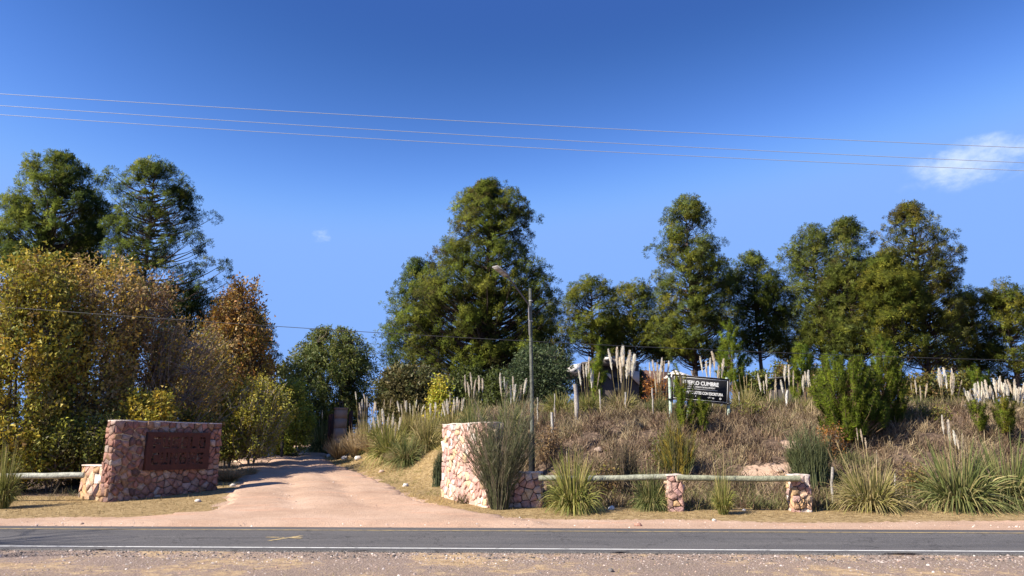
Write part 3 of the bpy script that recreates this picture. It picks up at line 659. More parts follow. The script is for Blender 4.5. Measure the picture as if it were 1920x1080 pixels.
for i, (px, D, rows, lab) in enumerate([
    (1180, 50, [(690, 1165, 1200), (705, 1155, 1210), (740, 1155, 1210)], 'dark bush between the small round-headed pine and the house corner'),
    (1545, 47, [(692, 1525, 1570), (708, 1515, 1580), (745, 1515, 1580)], 'dark bush behind the round pine bushes, on their left'),
    (1610, 50, [(680, 1590, 1640), (700, 1575, 1655), (740, 1575, 1655)], 'dark bush behind the round pine bushes, in their middle'),
    (1800, 46, [(700, 1780, 1820), (718, 1768, 1832), (755, 1768, 1832)], 'dark bush behind the highest plumes on the right'),
    (1480, 52, [(685, 1460, 1500), (700, 1450, 1512), (735, 1450, 1512)], 'dark bush behind the dark shed roof')]):
    leafy('dark_bush', lab, px, D, rows, 150, .5, 20, .11, [DGR, OLV, MGR, BRN], 'bush', None, seed=80 + i, tr=.04)
leafy('green_shrub', 'olive shrub at the foot of the orange-brown tree', 425, 37.5,
      [(752, 400, 450), (775, 388, 468), (815, 385, 470), (850, 392, 462)], 330, .5, 24, .085, [OLV, YGR, BRN, MGR], 'shrub', None, seed=34, tr=.04, stemc=(.22, .18, .15))
leafy('green_shrub', 'dark shrub closing the far end of the track left of the gate pillars', 585, 60,
      [(785, 565, 605), (800, 555, 612), (825, 555, 612)], 160, .6, 24, .12, [DGR, MGR, OLV], 'shrub', None, seed=35, tr=.04)
leafy('far_tree', 'dim distant tree seen in the gap between orange tree and willowy tree', 510, 74,
      [(672, 490, 540), (700, 470, 560), (740, 460, 580), (800, 460, 590)], 260, 1.4, 22, .2, [DGR, OLV, (.06, .06, .03)], 'tree', None, seed=27, tr=.15)
leafy('far_tree', 'distant olive thicket below the pines on the far right plateau', 1890, 64,
      [(700, 1870, 1930), (715, 1850, 1945), (760, 1850, 1950)], 120, 1., 20, .16, [OLV, DGR, BRN], 'tree', None, seed=28, tr=.1)

# young pines: upright bright candles of long needles
def young_pine(label, px, D, rows, ncl, cols, seed, rc=.2, nl=.2, nt=6, nn=24, nw=.014, fork=False):
    rng = np.random.default_rng(7000 + seed); nw *= 1.5; base = G(px, D); env, z0, z1, mean = env_of(px, D, rows)
    z0 = min(max(z0, base[2] + .1), z1 - .45)
    e = empty('young_pine', base, label, 'tree', 'young pines on the bank')
    z, az, rho = sample_env(rng, ncl, env, mean, z0, z1 - .15, 1.1, .1, .4, 4, .25, .35); z[0] = z1 - .15; rho[0] = 0.05
    E = np.clip(env(z, az) - rc * .5, .03, None)
    C = np.stack([rho * E * np.cos(az), rho * E * np.sin(az), z - base[2]], 1); H = z1 - base[2]
    A = Acc(); q = np.linspace(0, 1, 6); A.tube(np.stack([.03 * np.sin(q * 4), 0 * q, q * H * .95 - .1 * (1 - q)], 1), .012 + .02 * H * (1 - q) * .5, 6, (.16, .10, .06), caps=False)
    link('trunk', A.mesh('trunk', M['bark'], True), e)
    up = unit(np.stack([np.cos(az) * .35, np.sin(az) * .35, 1 + 0 * az], 1) + rng.normal(0, .12, (ncl, 3)))
    cl_len = rng.uniform(.3, .6, ncl) * min(1, H / 2 + .3)
    s = np.linspace(0, 1, 5)[None, :, None]; hb = np.clip(C[:, 2] - rho * E * .7 - .2, .05, None)
    B0 = np.stack([0 * hb, 0 * hb, hb], 1)[:, None]; Bp = B0 * (1 - s) + C[:, None] * s; Bp[:, :, 2] -= (np.sin(s[..., 0] * math.pi) * .08 * E[:, None])
    Tp = C + up * cl_len[:, None]; Bp = np.concatenate([Bp, Tp[:, None]], 1)
    V, F = tubes(Bp, np.repeat(np.linspace(.018, .007, 6)[None], ncl, 0), 4)
    link('branches', mesh_np('branches', V, F, np.tile((.17, .11, .06), (len(V), 1)), M['bark']), e)
    t = np.linspace(.0, 1, nt)[None, :, None]; pos = (C[:, None] + up[:, None] * t * cl_len[:, None, None]).reshape(-1, 3)
    cc = rep(pal(rng, ncl, cols, .1), nt)
    V, F, cv, dd_ = tri_needles(rng, pos, rep(up, nt), nn, nl, nw, cc, .9)
    ow = np.stack([np.cos(az) * rho, np.sin(az) * rho, .3 + 0 * az], 1)
    tn = rep(unit(rep(rep(ow, nt), nn) * .6 + dd_ * .8), 3)
    link('crown', mesh_np('crown', V, F, cv, M['needle'], extra={'tuft_normal': tn}), e); return e
YP = [(.20, .26, .026), (.16, .225, .026), (.25, .28, .03)]; YPD = [(.20, .25, .024), (.26, .29, .03), (.16, .20, .022)]; YPY = [(.32, .28, .025), (.22, .21, .025)]
YG = young_pine
YG('bright green young pine standing before the concrete house', 1123, 34.5, [(654, 1120, 1127), (675, 1112, 1138), (700, 1104, 1144), (735, 1108, 1142), (760, 1112, 1136)], 34, YP, 1, nl=.24)
YG('tall slender young pine growing right in front of the black sign board', 1282, 28.6, [(700, 1282, 1292), (718, 1270, 1292), (738, 1268, 1297), (755, 1272, 1308), (775, 1278, 1318), (800, 1286, 1326)], 62, YP + YPY[:1], 2, nl=.145, nw=.011, nn=30)
YG('fuzzy young pine rising just beyond the right end of the sign board', 1377, 41, [(612, 1372, 1382), (635, 1362, 1392), (665, 1352, 1404), (700, 1348, 1408), (735, 1352, 1404)], 85, YP + YPD, 3, nl=.26, nw=.018)
YG('knee-high young pine below the right half of the sign board', 1318, 28.4, [(758, 1313, 1323), (775, 1304, 1330), (800, 1300, 1332), (825, 1306, 1328)], 22, YPD, 4, nl=.14, nw=.01)
YG('light green young pine between the plumes and the pine clump, left of the big bush', 1512, 40, [(648, 1506, 1517), (668, 1494, 1530), (695, 1490, 1534), (720, 1496, 1528)], 40, YP, 5, nl=.26)
YG('biggest round green pine bush, left half of the pair on the bank', 1592, 27.9, [(680, 1575, 1612), (695, 1553, 1640), (720, 1542, 1655), (760, 1535, 1662), (795, 1545, 1668), (822, 1562, 1664), (840, 1580, 1655)], 400, YPD + [(.09, .12, .018)], 6, nl=.17, nw=.013, nn=22)
YG('green pine bush with a yellow tip, right half of the pair on the bank', 1662, 28.7, [(684, 1650, 1690), (700, 1630, 1702), (730, 1625, 1710), (770, 1630, 1705), (800, 1640, 1690)], 190, YPD + [(.09, .12, .018), (.15, .16, .02)], 7, nl=.17, nw=.013, nn=22)
YG('slim young pine standing behind the pair of round pine bushes', 1668, 42, [(640, 1664, 1672), (660, 1654, 1682), (690, 1650, 1686), (715, 1655, 1682)], 34, YP, 8, nl=.26)
YG('small yellowish young pine at the far right below the white plumes', 1890, 27.4, [(766, 1880, 1900), (785, 1870, 1910), (812, 1876, 1906)], 34, YPD + YPY, 9, nl=.15, nw=.011)
YG('small young pine in the gap right of the round pine bushes', 1840, 28, [(765, 1832, 1846), (785, 1824, 1852), (808, 1828, 1850)], 24, YPD, 10, nl=.15, nw=.011)
YG('young pine behind the far right white plumes', 1843, 44, [(692, 1838, 1848), (710, 1828, 1862), (740, 1826, 1864)], 30, YP, 11, nl=.25)
YG('young pine sapling behind the stalks left of the pine bushes', 1500, 33, [(705, 1496, 1506), (725, 1488, 1514), (755, 1490, 1512)], 20, YPD, 12, nl=.2)

# broom bushes: a fan of thin wands
def broom(label, px, D, hw, top_row, foot, n, cols, seed, name='broom_bush', leaves=10, spread=1.0, w0=.013, lo=.45):
    rng = np.random.default_rng(8000 + seed); base = G(px, D); H = W(px, top_row, D)[2] - base[2]; R = hw * D / 1430
    TH_ = 0
    e = empty(name, base, label, 'bush', 'broom bushes')
    ng = max(8, n // 13); gi = rng.integers(0, ng, n); ga = rng.uniform(0, 2 * math.pi, ng); gs = rng.random(ng) ** .55; gh = rng.uniform(.68, 1.05, ng)
    az = ga[gi] + rng.normal(0, .28, n); r0 = foot * np.sqrt(rng.random(n)); sp = np.clip(gs[gi] + rng.normal(0, .09, n), 0, 1.1)
    b = np.stack([r0 * np.cos(az), r0 * np.sin(az), np.full(n, -.05)], 1)
    hh = H * gh[gi] * (1.02 - .22 * sp ** 2) * rng.uniform(lo * .7, 1.0, n) ** .8
    tip = np.stack([R * sp * np.cos(az) * 1.0, R * sp * np.sin(az) * .42, hh], 1)
    s = np.linspace(0, 1, 6)[None, :, None]; P_ = b[:, None] * (1 - s) + tip[:, None] * s
    P_[..., :2] -= (tip - b)[:, None, :2] * (np.sin(s * math.pi) * .16) * spread; P_[:, 1:] += rng.normal(0, .02, (n, 5, 3)) * H * .5
    V, F = tubes(P_, np.repeat(np.linspace(1, .35, 6)[None] * w0, n, 0), 3); cs = pal(rng, n, cols, .15)
    link('wands', mesh_np('wands', V, F, rep(cs * 1.0, 18), M['leaf']), e)
    t = rng.uniform(.28, 1.0, (n, leaves)) ** .75; i0 = np.clip((t * 5).astype(int), 0, 4); fr = (t * 5 - i0)[..., None]
    ar = np.arange(n)[:, None]; pos = (P_[ar, i0] * (1 - fr) + P_[ar, i0 + 1] * fr).reshape(-1, 3)
    dv = unit(rep(tip - b, leaves)); d = unit(dv + rng.normal(0, .33, dv.shape)); m = len(pos)
    V, F = strips(rng, pos, d, rng.uniform(.12, .34, m), np.full(m, .010), np.zeros(m), 1, .3)
    link('twiglets', mesh_np('twiglets', V, F, rep(rep(cs, leaves) * rng.normal(1.15, .2, (m, 1)), 4), M['leaf']), e)
    return e
BRM = [(.12, .135, .06), (.15, .14, .08), (.10, .12, .05), (.22, .17, .12)]
broom('tall wispy grey-green bush in front of the pale stone wall', 936, 23.2, 92, 702, .26, 330, BRM, 1, leaves=22, spread=.9, w0=.009, lo=.62)
broom('dense blue-green broom bush behind the right-hand stone post', 1520, 25.4, 44, 788, .5, 480, [(.09, .115, .045), (.11, .125, .05), (.13, .14, .06)], 2, leaves=14, spread=.5)
broom('yellow-flowering broom bush on the bank below the black sign board', 1272, 26.2, 44, 782, .4, 330, [(.15, .16, .035), (.36, .26, .035), (.18, .14, .06), (.11, .12, .04)], 3, leaves=14, spread=.7)
broom('thin dry broom bush on the bank right of the big foreground pampas', 1165, 25.6, 36, 815, .4, 160, [(.15, .11, .07), (.11, .09, .05)], 4, leaves=10)
broom('small grey-green bush hiding the low corner left of the pale stone wall', 822, 28.5, 16, 838, .25, 160, [(.07, .09, .04), (.09, .10, .05)], 5, leaves=10, spread=.4)

# ------------------------------------------------------------------ stone walls
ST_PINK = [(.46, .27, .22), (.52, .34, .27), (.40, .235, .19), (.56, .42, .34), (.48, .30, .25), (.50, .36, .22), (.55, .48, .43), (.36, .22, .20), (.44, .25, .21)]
ST_ORG = ST_PINK + [(.50, .33, .17), (.48, .29, .15)]
def clip_poly(P, n, c):
    out = []; m = len(P)
    for i in range(m):
        a, b = P[i], P[(i + 1) % m]; da = a @ n - c; db = b @ n - c
        if da <= 0: out.append(a)
        if da * db < 0: out.append(a + (b - a) * (da / (da - db)))
    return out
def stones(rng, parent, p0, U, Vv, Nn, w, h, size, cols, off, proud=.035, gap=.006):
    """irregular stones of a wall face: p0 corner, U/V/N unit vectors, w*h metres; each stone is its own object"""
    nx_ = max(1, round(w / size)); ny_ = max(1, round(h / (size * .82)))
    sites = []
    for j in range(ny_):
        for i in range(nx_ + (j % 2 if nx_ > 1 else 0)):
            sh = -.5 if (j % 2 and nx_ > 1) else 0
            sites.append(((i + .5 + sh + rng.uniform(-.46, .46)) * w / nx_, (j + .5 + rng.uniform(-.46, .46)) * h / ny_))
    sites = np.array(sites); sites[:, 0] = np.clip(sites[:, 0], .05, w - .05); sites[:, 1] = np.clip(sites[:, 1], .04, h - .04)
    for k, sc_ in enumerate(sites):
        poly = [np.array(q, float) for q in ((-.015, 0), (w + .015, 0), (w + .015, h + rng.uniform(-.015, .03)), (-.015, h + rng.uniform(-.015, .03)))]
        for q in range(len(sites)):
            if q == k: continue
            d = sites[q] - sc_; L = np.linalg.norm(d)
            if L > size * 3.2: continue
            poly = clip_poly(poly, d / L, (d / L) @ (sites[q] + sc_) / 2 - gap * rng.uniform(.6, 1.8))
            if len(poly) < 3: break
        if len(poly) < 3: continue
        Pq = np.array(poly); c = Pq.mean(0)
        keep = [i for i in range(len(Pq)) if np.linalg.norm(Pq[i] - Pq[i - 1]) > .02]
        Pq = Pq[keep]
        if len(Pq) < 3: continue
        # cut the corners for a rounder field stone
        Q = []
        for i in range(len(Pq)):
            a, b, d = Pq[i - 1], Pq[i], Pq[(i + 1) % len(Pq)]; f = rng.uniform(.04, .16)
            Q += [b + (a - b) * f, b + (d - b) * f]
        Q = np.array(Q); n = len(Q); pr = proud * rng.uniform(.55, 1.25); c = Q.mean(0)
        r1 = c + (Q - c) * .97; r2 = c + (Q - c) * rng.uniform(.86, .95, (n, 1))
        tilt = rng.normal(0, .16, 2)
        def to3(q, dep): return p0 + q[:, :1] * U + q[:, 1:] * Vv + Nn * dep[:, None]
        V3 = np.concatenate([to3(Q, np.full(n, -.02)), to3(r1, pr * .55 + 0 * r1[:, 0] + rng.normal(0, .006, n)), to3(r2, pr + (r2 - c) @ tilt + rng.normal(0, .008, n)), to3(c[None], np.array([pr * 1.04 + rng.normal(0, .006)]))])
        i = np.arange(n); j = (i + 1) % n
        Fq = np.concatenate([np.stack([i, j, n + j, n + i], 1), np.stack([n + i, n + j, 2 * n + j, 2 * n + i], 1)]); Ft = np.stack([2 * n + i, 2 * n + j, 0 * i + 3 * n], 1)
        col = pal(rng, 1, cols, .14)[0]
        o3 = V3.mean(0); me = mesh_np('stone', V3 - o3, [Fq, Ft], np.tile(col, (len(V3), 1)), M['stone'])
        o = link('stone', me, parent); o.location = o3 - off
def prism(A, poly, z0, z1, col):
    n = len(poly); V = [(x, y, z0) for x, y in poly] + [(x, y, z1) for x, y in poly]
    A.add(V, [np.array([[i, (i + 1) % n, n + (i + 1) % n, n + i] for i in range(n)]), np.array([list(range(n, 2 * n))])], col)
CAP = (.50, .42, .37)
def block(rng, parent, off, A0, B0, thick, zb, zt, size, cols, faces='front,left,right', inset=.015, MORT=(.11, .082, .07), pr=.05):
    """wall block from A0 to B0 (xy), extending 'thick' behind; stones on the asked faces and a mortar core"""
    A0 = np.array(A0, float); B0 = np.array(B0, float); d = unit(B0 - A0); n = np.array([d[1], -d[0]])      # n looks to the camera side
    L = np.linalg.norm(B0 - A0); bk = -n * thick
    ac = Acc(); q = [A0 + d * inset - n * inset, B0 - d * inset - n * inset, B0 - d * inset + bk, A0 + d * inset + bk]
    prism(ac, [tuple(p - off[:2]) for p in q], zb - off[2], zt - off[2] - .01, MORT)
    q2 = [A0 - n * -.03 - d * .03, B0 + n * .03 + d * .03, B0 + d * .03 + bk, A0 - d * .03 + bk]
    nc = 9; # cap of bedded mortar, slightly uneven
    xs_ = np.linspace(0, 1, nc); zc = zt - off[2] + rng.normal(0, .008, nc)
    f = np.array(q2[0])[None] * (1 - xs_[:, None]) + np.array(q2[1])[None] * xs_[:, None]; r = np.array(q2[3])[None] * (1 - xs_[:, None]) + np.array(q2[2])[None] * xs_[:, None]
    Vc = np.concatenate([np.c_[f - off[:2], zc - .03], np.c_[f - off[:2], zc + .012], np.c_[r - off[:2], zc + .012], np.c_[r - off[:2], zc - .03]])
    i = np.arange(nc - 1); Fc = np.concatenate([np.stack([i + a * nc, i + 1 + a * nc, i + 1 + (a + 1) * nc, i + (a + 1) * nc], 1) for a in range(3)])
    ends = np.array([[0, nc, 2 * nc, 3 * nc], [nc - 1, 4 * nc - 1, 3 * nc - 1, 2 * nc - 1]])
    cp = Acc(); cp.add(Vc, np.concatenate([Fc, ends]), CAP)
    link('mortar_core', ac.mesh('mortar_core', M['mortar']), parent); link('mortar_cap', cp.mesh('mortar_cap', M['mortar']), parent)
    z3 = np.array([0, 0, 1.]); h = zt - zb - .02; e3 = lambda v2, z=0: np.array([v2[0], v2[1], z])
    if 'front' in faces: stones(rng, parent, e3(A0, zb), e3(d), z3, e3(n), L, h, size, cols, off, pr)
    if 'left' in faces: stones(rng, parent, e3(A0 + bk, zb), e3(n), z3, e3(-d), thick, h, size, cols, off, pr)
    if 'right' in faces: stones(rng, parent, e3(B0, zb), e3(-n), z3, e3(d), thick, h, size, cols, off, pr)
    return None
rs = np.random.default_rng(21)
# --- entrance sign wall on the left
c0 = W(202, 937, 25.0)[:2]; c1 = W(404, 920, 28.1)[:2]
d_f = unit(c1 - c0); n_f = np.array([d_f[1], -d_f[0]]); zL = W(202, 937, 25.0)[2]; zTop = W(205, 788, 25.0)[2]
off = np.array([c0[0], c0[1], zL]); sg = empty('stone_entrance_sign', off, 'pinkish stone entrance wall, shade put into its stone colour, carrying a rusty cut-out sign panel', 'sign wall')
block(rs, sg, off, c0, c1, .5, zL - .12, zTop, .25, [tuple(np.array(c) * (.58, .49, .46)) for c in ST_PINK + ST_PINK[:3]] + [(.14, .085, .075), (.38, .30, .25)], pr=.05)  # pink stone palette darkened here: the wall's shade is put into the colour
st0 = c0 - n_f * .5 ; lowA = c0 - n_f * 1.95
# low sunlit end step: its long face looks at the road (continues the end face)
zl = W(175, 873, 25.3)[2]
offl = np.array([lowA[0], lowA[1], zL]); low = empty('low_stone_wall', offl, 'low sunlit stone step joined to the left end of the entrance sign wall', 'wall')
block(rs, low, offl, lowA, st0 - n_f * .04, .85, zL - .15, zl, .36, ST_ORG, 'front,left', pr=.03)
# --- rusty panel with stencilled letters, standing off the wall
def rect(x0, y0, x1, y1): return [(x0, y0), (x1, y0), (x1, y1), (x0, y1)]
T_ = .29
LET = {'P': [rect(0, 0, T_, 1.4), rect(.35, 1.14, 1, 1.4), rect(.74, .8, 1, 1.08), rect(.35, .5, 1, .74)],
       'U': [rect(0, .32, T_, 1.4), rect(.74, .32, 1, 1.4), rect(0, 0, 1, .25)],
       'E': [rect(0, 0, T_, 1.4), rect(.35, 1.14, 1, 1.4), rect(.35, .58, .9, .82), rect(.35, 0, 1, .26)],
       'B': [rect(0, 0, T_, 1.4), rect(.35, 1.14, .95, 1.4), rect(.35, .58, .95, .82), rect(.35, 0, .95, .26), rect(.76, .89, 1.02, 1.07), rect(.76, .33, 1.02, .51)],
       'L': [rect(0, 0, T_, 1.4), rect(.35, 0, 1, .26)],
       'O': [rect(0, .3, T_, 1.1), rect(.74, .3, 1, 1.1), rect(.08, 1.17, .46, 1.4), rect(.54, 1.17, .92, 1.4), rect(.08, 0, .46, .23), rect(.54, 0, .92, .23)],
       'C': [rect(0, .3, T_, 1.1), rect(.08, 1.16, 1, 1.4), rect(.08, 0, 1, .24)],
       'M': [rect(0, 0, .24, 1.4), rect(.86, 0, 1.1, 1.4), [(.30, 1.0), (.51, .5), (.51, .95), (.30, 1.4)], [(.59, .5), (.80, 1.0), (.80, 1.4), (.59, .95)]],
       'R': [rect(0, 0, T_, 1.4), rect(.35, 1.14, 1, 1.4), rect(.74, .84, 1, 1.08), rect(.35, .56, 1, .78), [(.74, 0), (1.04, 0), (.72, .5), (.42, .5)]]}
def plate_with_holes(w, h, holes, thick):
    cu = bpy.data.curves.new('plate', 'CURVE'); cu.dimensions = '2D'; cu.fill_mode = 'BOTH'; cu.extrude = thick / 2
    for pts in [rect(0, 0, w, h)] + holes:
        sp = cu.splines.new('POLY'); sp.points.add(len(pts) - 1); sp.use_cyclic_u = True
        for p_, (x, y) in zip(sp.points, pts): p_.co = (x, y, 0, 1)
    ob = bpy.data.objects.new('tmp', cu); COL.objects.link(ob); dg = bpy.context.evaluated_depsgraph_get()
    me = bpy.data.meshes.new_from_object(ob.evaluated_get(dg)); bpy.data.objects.remove(ob); return me
pw, ph = 2.32, 1.27
holes = []
def word(s, x0, y0, lw, lh, gap):
    x = x0
    for ch in s:
        for q in LET[ch]: holes.append([(x + a * lw, y0 + b * lh / 1.4) for a, b in q])
        x += lw * (1.1 if ch == 'M' else 1.) + gap
word('PUEBLO', .21, .725, .25, .39, .085); word('CUMBRE', .19, .19, .25, .39, .075)
pm = plate_with_holes(pw, ph, holes, .01); pm.name = 'sign_panel'; pm.materials.clear(); pm.materials.append(M['rust'])
s0 = 1.02; pz = W(257, 882, 25.85)[2]; PO = c0 + d_f * s0 + n_f * .20
Rm = Matrix(((d_f[0], 0, n_f[0]), (d_f[1], 0, n_f[1]), (0, 1, 0)))     # columns: x=d, y=up, z=n
def place_on(o, p2, z, off_):
    o.rotation_euler = Rm.to_euler(); o.location = Vector((p2[0] - off_[0], p2[1] - off_[1], z - off_[2]))
pl = link('sign_panel', pm, sg); place_on(pl, PO, pz, off); pl['label'] = 'rusty steel panel with the words PUEBLO CUMBRE cut out'
fr = Acc(); dp = .15
for (cx, cy, sx, sy) in [(pw / 2, .006, pw, .012), (pw / 2, ph - .006, pw, .012), (.006, ph / 2, .012, ph - .026), (pw - .006, ph / 2, .012, ph - .026)]:
    fr.box((cx, cy, -dp / 2 - .007), (sx, sy, dp), None)
fo = link('panel_rim', fr.mesh('panel_rim', M['rust']), sg); place_on(fo, PO, pz, off)

# --- pale stone wall on the right
w0 = W(829, 933, 26.0)[:2]; w1 = W(913, 945, 23.45)[:2]; zb = W(829, 933, 26.0)[2]; zt2 = W(831, 796, 26.0)[2]
offr = np.array([w0[0], w0[1], zb]); rw = empty('pale_stone_wall', offr, 'tall pale pink stone wall with its sunlit face towards the track, half behind the wispy bush', 'wall')
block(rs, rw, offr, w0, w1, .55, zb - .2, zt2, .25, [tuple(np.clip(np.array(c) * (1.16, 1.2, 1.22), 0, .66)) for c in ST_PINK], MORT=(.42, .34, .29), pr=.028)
la = W(950, 946, 23.65)[:2]; lb_ = W(1014, 947, 23.5)[:2]; zlow = W(1014, 885, 23.5)[2]; zb3 = W(1014, 947, 23.5)[2]
offw = np.array([la[0], la[1], zb3]); lw_ = empty('low_stone_wall', offw, 'low pink stone wall between the wispy bush and the big foreground pampas clump', 'wall')
block(rs, lw_, offw, la, lb_, .45, zb3 - .15, zlow, .26, ST_PINK, pr=.03)
# --- stone posts of the rail
for (pl_, pr_, row_t, row_b, D, lab, lean) in [(1254, 1282, 890, 960, 22.6, 'left stone post, straight, holding the green rail', 0), (1489, 1522, 890, 962, 22.4, 'right stone post with black scrawl, widening to its foot', 1)]:
    a = W(pl_, row_b, D)[:2]; b = W(pr_, row_b, D)[:2]; z0_ = float(gz(a[0], a[1])); z1_ = W(pl_, row_t, D)[2]
    o_ = np.array([(a[0] + b[0]) / 2, a[1], z0_]); po = empty('stone_post', o_, lab, 'post', 'stone posts of the green rail')
    block(rs, po, o_, a, b, .42, z0_ - .1, z1_, .25, ST_ORG, pr=.026)
    if lean:
        # black graffiti scrawl on the lower half
        gA = Acc()
        for x, segs in [(.10, [((0, .13), (0, 0)), ((0, 0), (.07, 0))]), (.21, [((0, 0), (.03, .14)), ((.03, .14), (.07, 0)), ((.015, .05), (.06, .05))]), (.32, [((0, 0), (0, .13)), ((0, .06), (.06, .13)), ((0, .06), (.07, 0))]), (.43, [((0, .12), (0, .02)), ((0, .02), (.05, 0)), ((.05, 0), (.06, .12))])]:
            for (p, q) in segs:
                p3 = np.array([a[0] - o_[0] + x * .92 + p[0], -.075, .22 + p[1]]); q3 = np.array([a[0] - o_[0] + x * .92 + q[0], -.078, .22 + q[1]])
                gA.tube([p3, q3], [.011, .011], 5, (.02, .02, .022))
        link('graffiti', gA.mesh('graffiti', M['plain']), po)

# --- log rails
def log_rail(label, p, q, r, col, sag=.02):
    o = (np.array(p) + np.array(q)) / 2; A = Acc(); t = np.linspace(0, 1, 9)
    P_ = np.array([np.array(p) * (1 - k) + np.array(q) * k - np.array([0, 0, sag * math.sin(k * math.pi)]) for k in t]) - o
    P_[1:-1] += rs.normal(0, .006, (7, 3)); A.tube(P_, r * (1 + rs.normal(0, .03, 9)), 12, col)
    ob = link('log_rail', A.mesh('log_rail', M['paint'], True)); ob.location = o
    return tag(ob, label, 'rail', 'log rails on the stone posts')
log_rail('bleached white log rail running left from the entrance sign step', W(-40, 892, 24.9), W(157, 891, 25.15), .095, (.36, .36, .30))
log_rail('pale green log rail spanning the two stone posts', W(1270, 895.5, 22.42), W(1500, 897, 22.25), .085, (.23, .235, .16))
log_rail('partly hidden green log rail between foreground pampas and left stone post', W(1010, 897, 23.15), W(1262, 894, 22.75), .085, (.26, .265, .20))

# ------------------------------------------------------------------ street lamp
lb = G(997, 27.2); lb = np.array([W(997, 868, 27.2)[0], 27.2, float(gz(W(997, 868, 27.2)[0], 27.2))])
ltop = W(997, 541, 27.2); lamp = empty('street_lamp', lb, 'green-grey wooden lamp pole with tarred foot and flat lamp head on the bank', 'street lamp')
Hh = ltop[2] - lb[2]; A = Acc(); tz = np.linspace(0, 1, 12); A.tube(np.c_[.02 * np.sin(tz * 5), 0 * tz, tz * Hh], .076 - .02 * tz, 12, (.105, .11, .09)); link('pole', A.mesh('pole', M['paint'], True), lamp)
zt_ = W(997, 812, 27.2)[2] - lb[2]; A = Acc(); A.tube([(0, 0, -.15), (0.004, 0, zt_ * .5), (.008, 0, zt_)], [.115, .11, .10], 12, (.012, .012, .013)); link('tarred_foot', A.mesh('tarred_foot', M['plain'], True), lamp)
p1 = W(991.5, 572, 27.1) - lb; p2 = W(953, 519, 26.3) - lb
A = Acc(); A.tube([p1 + [0, 0, -.5], p1, p1 * .97 + p2 * .03 + [0, 0, .02], p2], [.026, .026, .026, .024], 8, (.10, .09, .09)); link('arm', A.mesh('arm', M['metal'], True), lamp)
A = Acc(); A.tube([p1 + [-.01, -.02, -.1], W(992.5, 628, 27.1) - lb], [.02, .02], 6, (.22, .20, .19)); link('conduit', A.mesh('conduit', M['metal'], True), lamp)
hd = unit(W(926, 498, 25.75) - W(953, 520, 26.3)); sdv = unit(np.cross(hd, [0, 0, 1.])); nv = np.cross(sdv, hd); Rh = np.stack([hd, sdv, nv], 1)
hc = W(939, 508.5, 26.0) - lb; A = Acc()
A.box(hc, (.66, .27, .05), Rh, (.26, .24, .23)); A.box(hc + nv * .045 - hd * .2, (.22, .2, .045), Rh, (.14, .13, .13)); A.box(hc - hd * .37, (.14, .09, .07), Rh, (.12, .11, .11))
link('lamp_head', A.mesh('lamp_head', M['metal']), lamp)
A = Acc()
for k in range(3): A.box(hc + nv * -.03 + hd * (-.2 + k * .2), (.17, .2, .012), Rh, (.42, .41, .38))
link('lens', A.mesh('lens', M['metal']), lamp)
A = Acc()
for zf in (.93, .82): A.tube([(0, 0, Hh * zf), (0, 0, Hh * zf + .035)], [.079, .079], 12, (.3, .3, .3))
link('clamp_band', A.mesh('clamp_band', M['metal']), lamp)

# ------------------------------------------------------------------ overhead wires
def wire(label, pts, r, col, group):
    P_ = np.array([W(*p) for p in pts]); t = np.linspace(-.9, 1.9, 60)
    c = np.stack([np.polyval(np.polyfit([0, .5, 1], P_[:, k], 2), t) for k in range(3)], 1)
    o = P_[1]; A = Acc(); A.tube(c - o, np.full(60, r), 6, col); ob = link('overhead_wire', A.mesh('overhead_wire', M['wire'], True)); ob.location = o
    tag(ob, label, 'wire', group)
UPG = 'bare power lines high across the sky'
wire('highest of the three bare power lines across the sky', [(0, 176, 19.5), (960, 232, 19.0), (1920, 277, 18.6)], .0078, (.30, .32, .37), UPG)
wire('middle one of the three bare power lines across the sky', [(0, 198, 20.0), (960, 258, 19.5), (1920, 305, 19.1)], .0078, (.30, .32, .37), UPG)
wire('lowest of the three bare power lines across the sky', [(0, 215, 20.5), (960, 275, 20.0), (1920, 320, 19.6)], .0078, (.30, .32, .37), UPG)
wire('single dark cable passing the lamp pole in front of the trees', [(0, 575, 26.0), (997, 640, 27.05), (1920, 676, 27.6)], .011, (.03, .03, .032), None)

# ------------------------------------------------------------------ fence posts on the bank
rp = np.random.default_rng(31)
def fpost(label, px, top, bot, D, wpx, col, lean=0, name='fence_post', group='weathered fence posts on the bank'):
    b = W(px, bot, D); b[2] = min(float(gz(b[0], b[1])), b[2] + .3); t_ = W(px + lean, top, D); r = wpx * .42 * D / 1430; A = Acc(); s = np.linspace(0, 1, 6)
    P_ = np.stack([(t_ - b) * k for k in s]); P_[0, 2] -= .15; P_[1:-1, :2] += rp.normal(0, r * .35, (4, 2)); A.tube(P_, r * (1 + rp.normal(0, .12, 6)), 8, col)
    o = link(name, A.mesh(name, M['paint'], True)); o.location = b; return tag(o, label, 'post', group)
GP = (.30, .27, .24); WP = (.36, .34, .31)
fpost('thick crooked grey fence post right of the lamp pole', 1082, 720, 783, 30.4, 9, GP, -4)
fpost('short sawn-off pale stump left of the thick crooked post', 1035, 773, 792, 30.2, 6.5, WP)
fpost('thin pale stake just above the sawn-off stump', 1040, 738, 778, 31.2, 3, GP)
fpost('thin dark stake nearest to the lamp pole on its right', 1008, 745, 785, 31.2, 3.2, (.28, .26, .22))
fpost('thin leaning stake among the plumes next to the thick crooked post', 1127, 730, 776, 31.0, 3.6, GP, -3)
fpost('slim grey post under the tallest white plumes', 1173, 735, 776, 31.0, 4.4, (.3, .28, .26))
fpost('slim grey post left of the sign board among plume stalks', 1225, 728, 784, 30.8, 3.6, GP, -2)
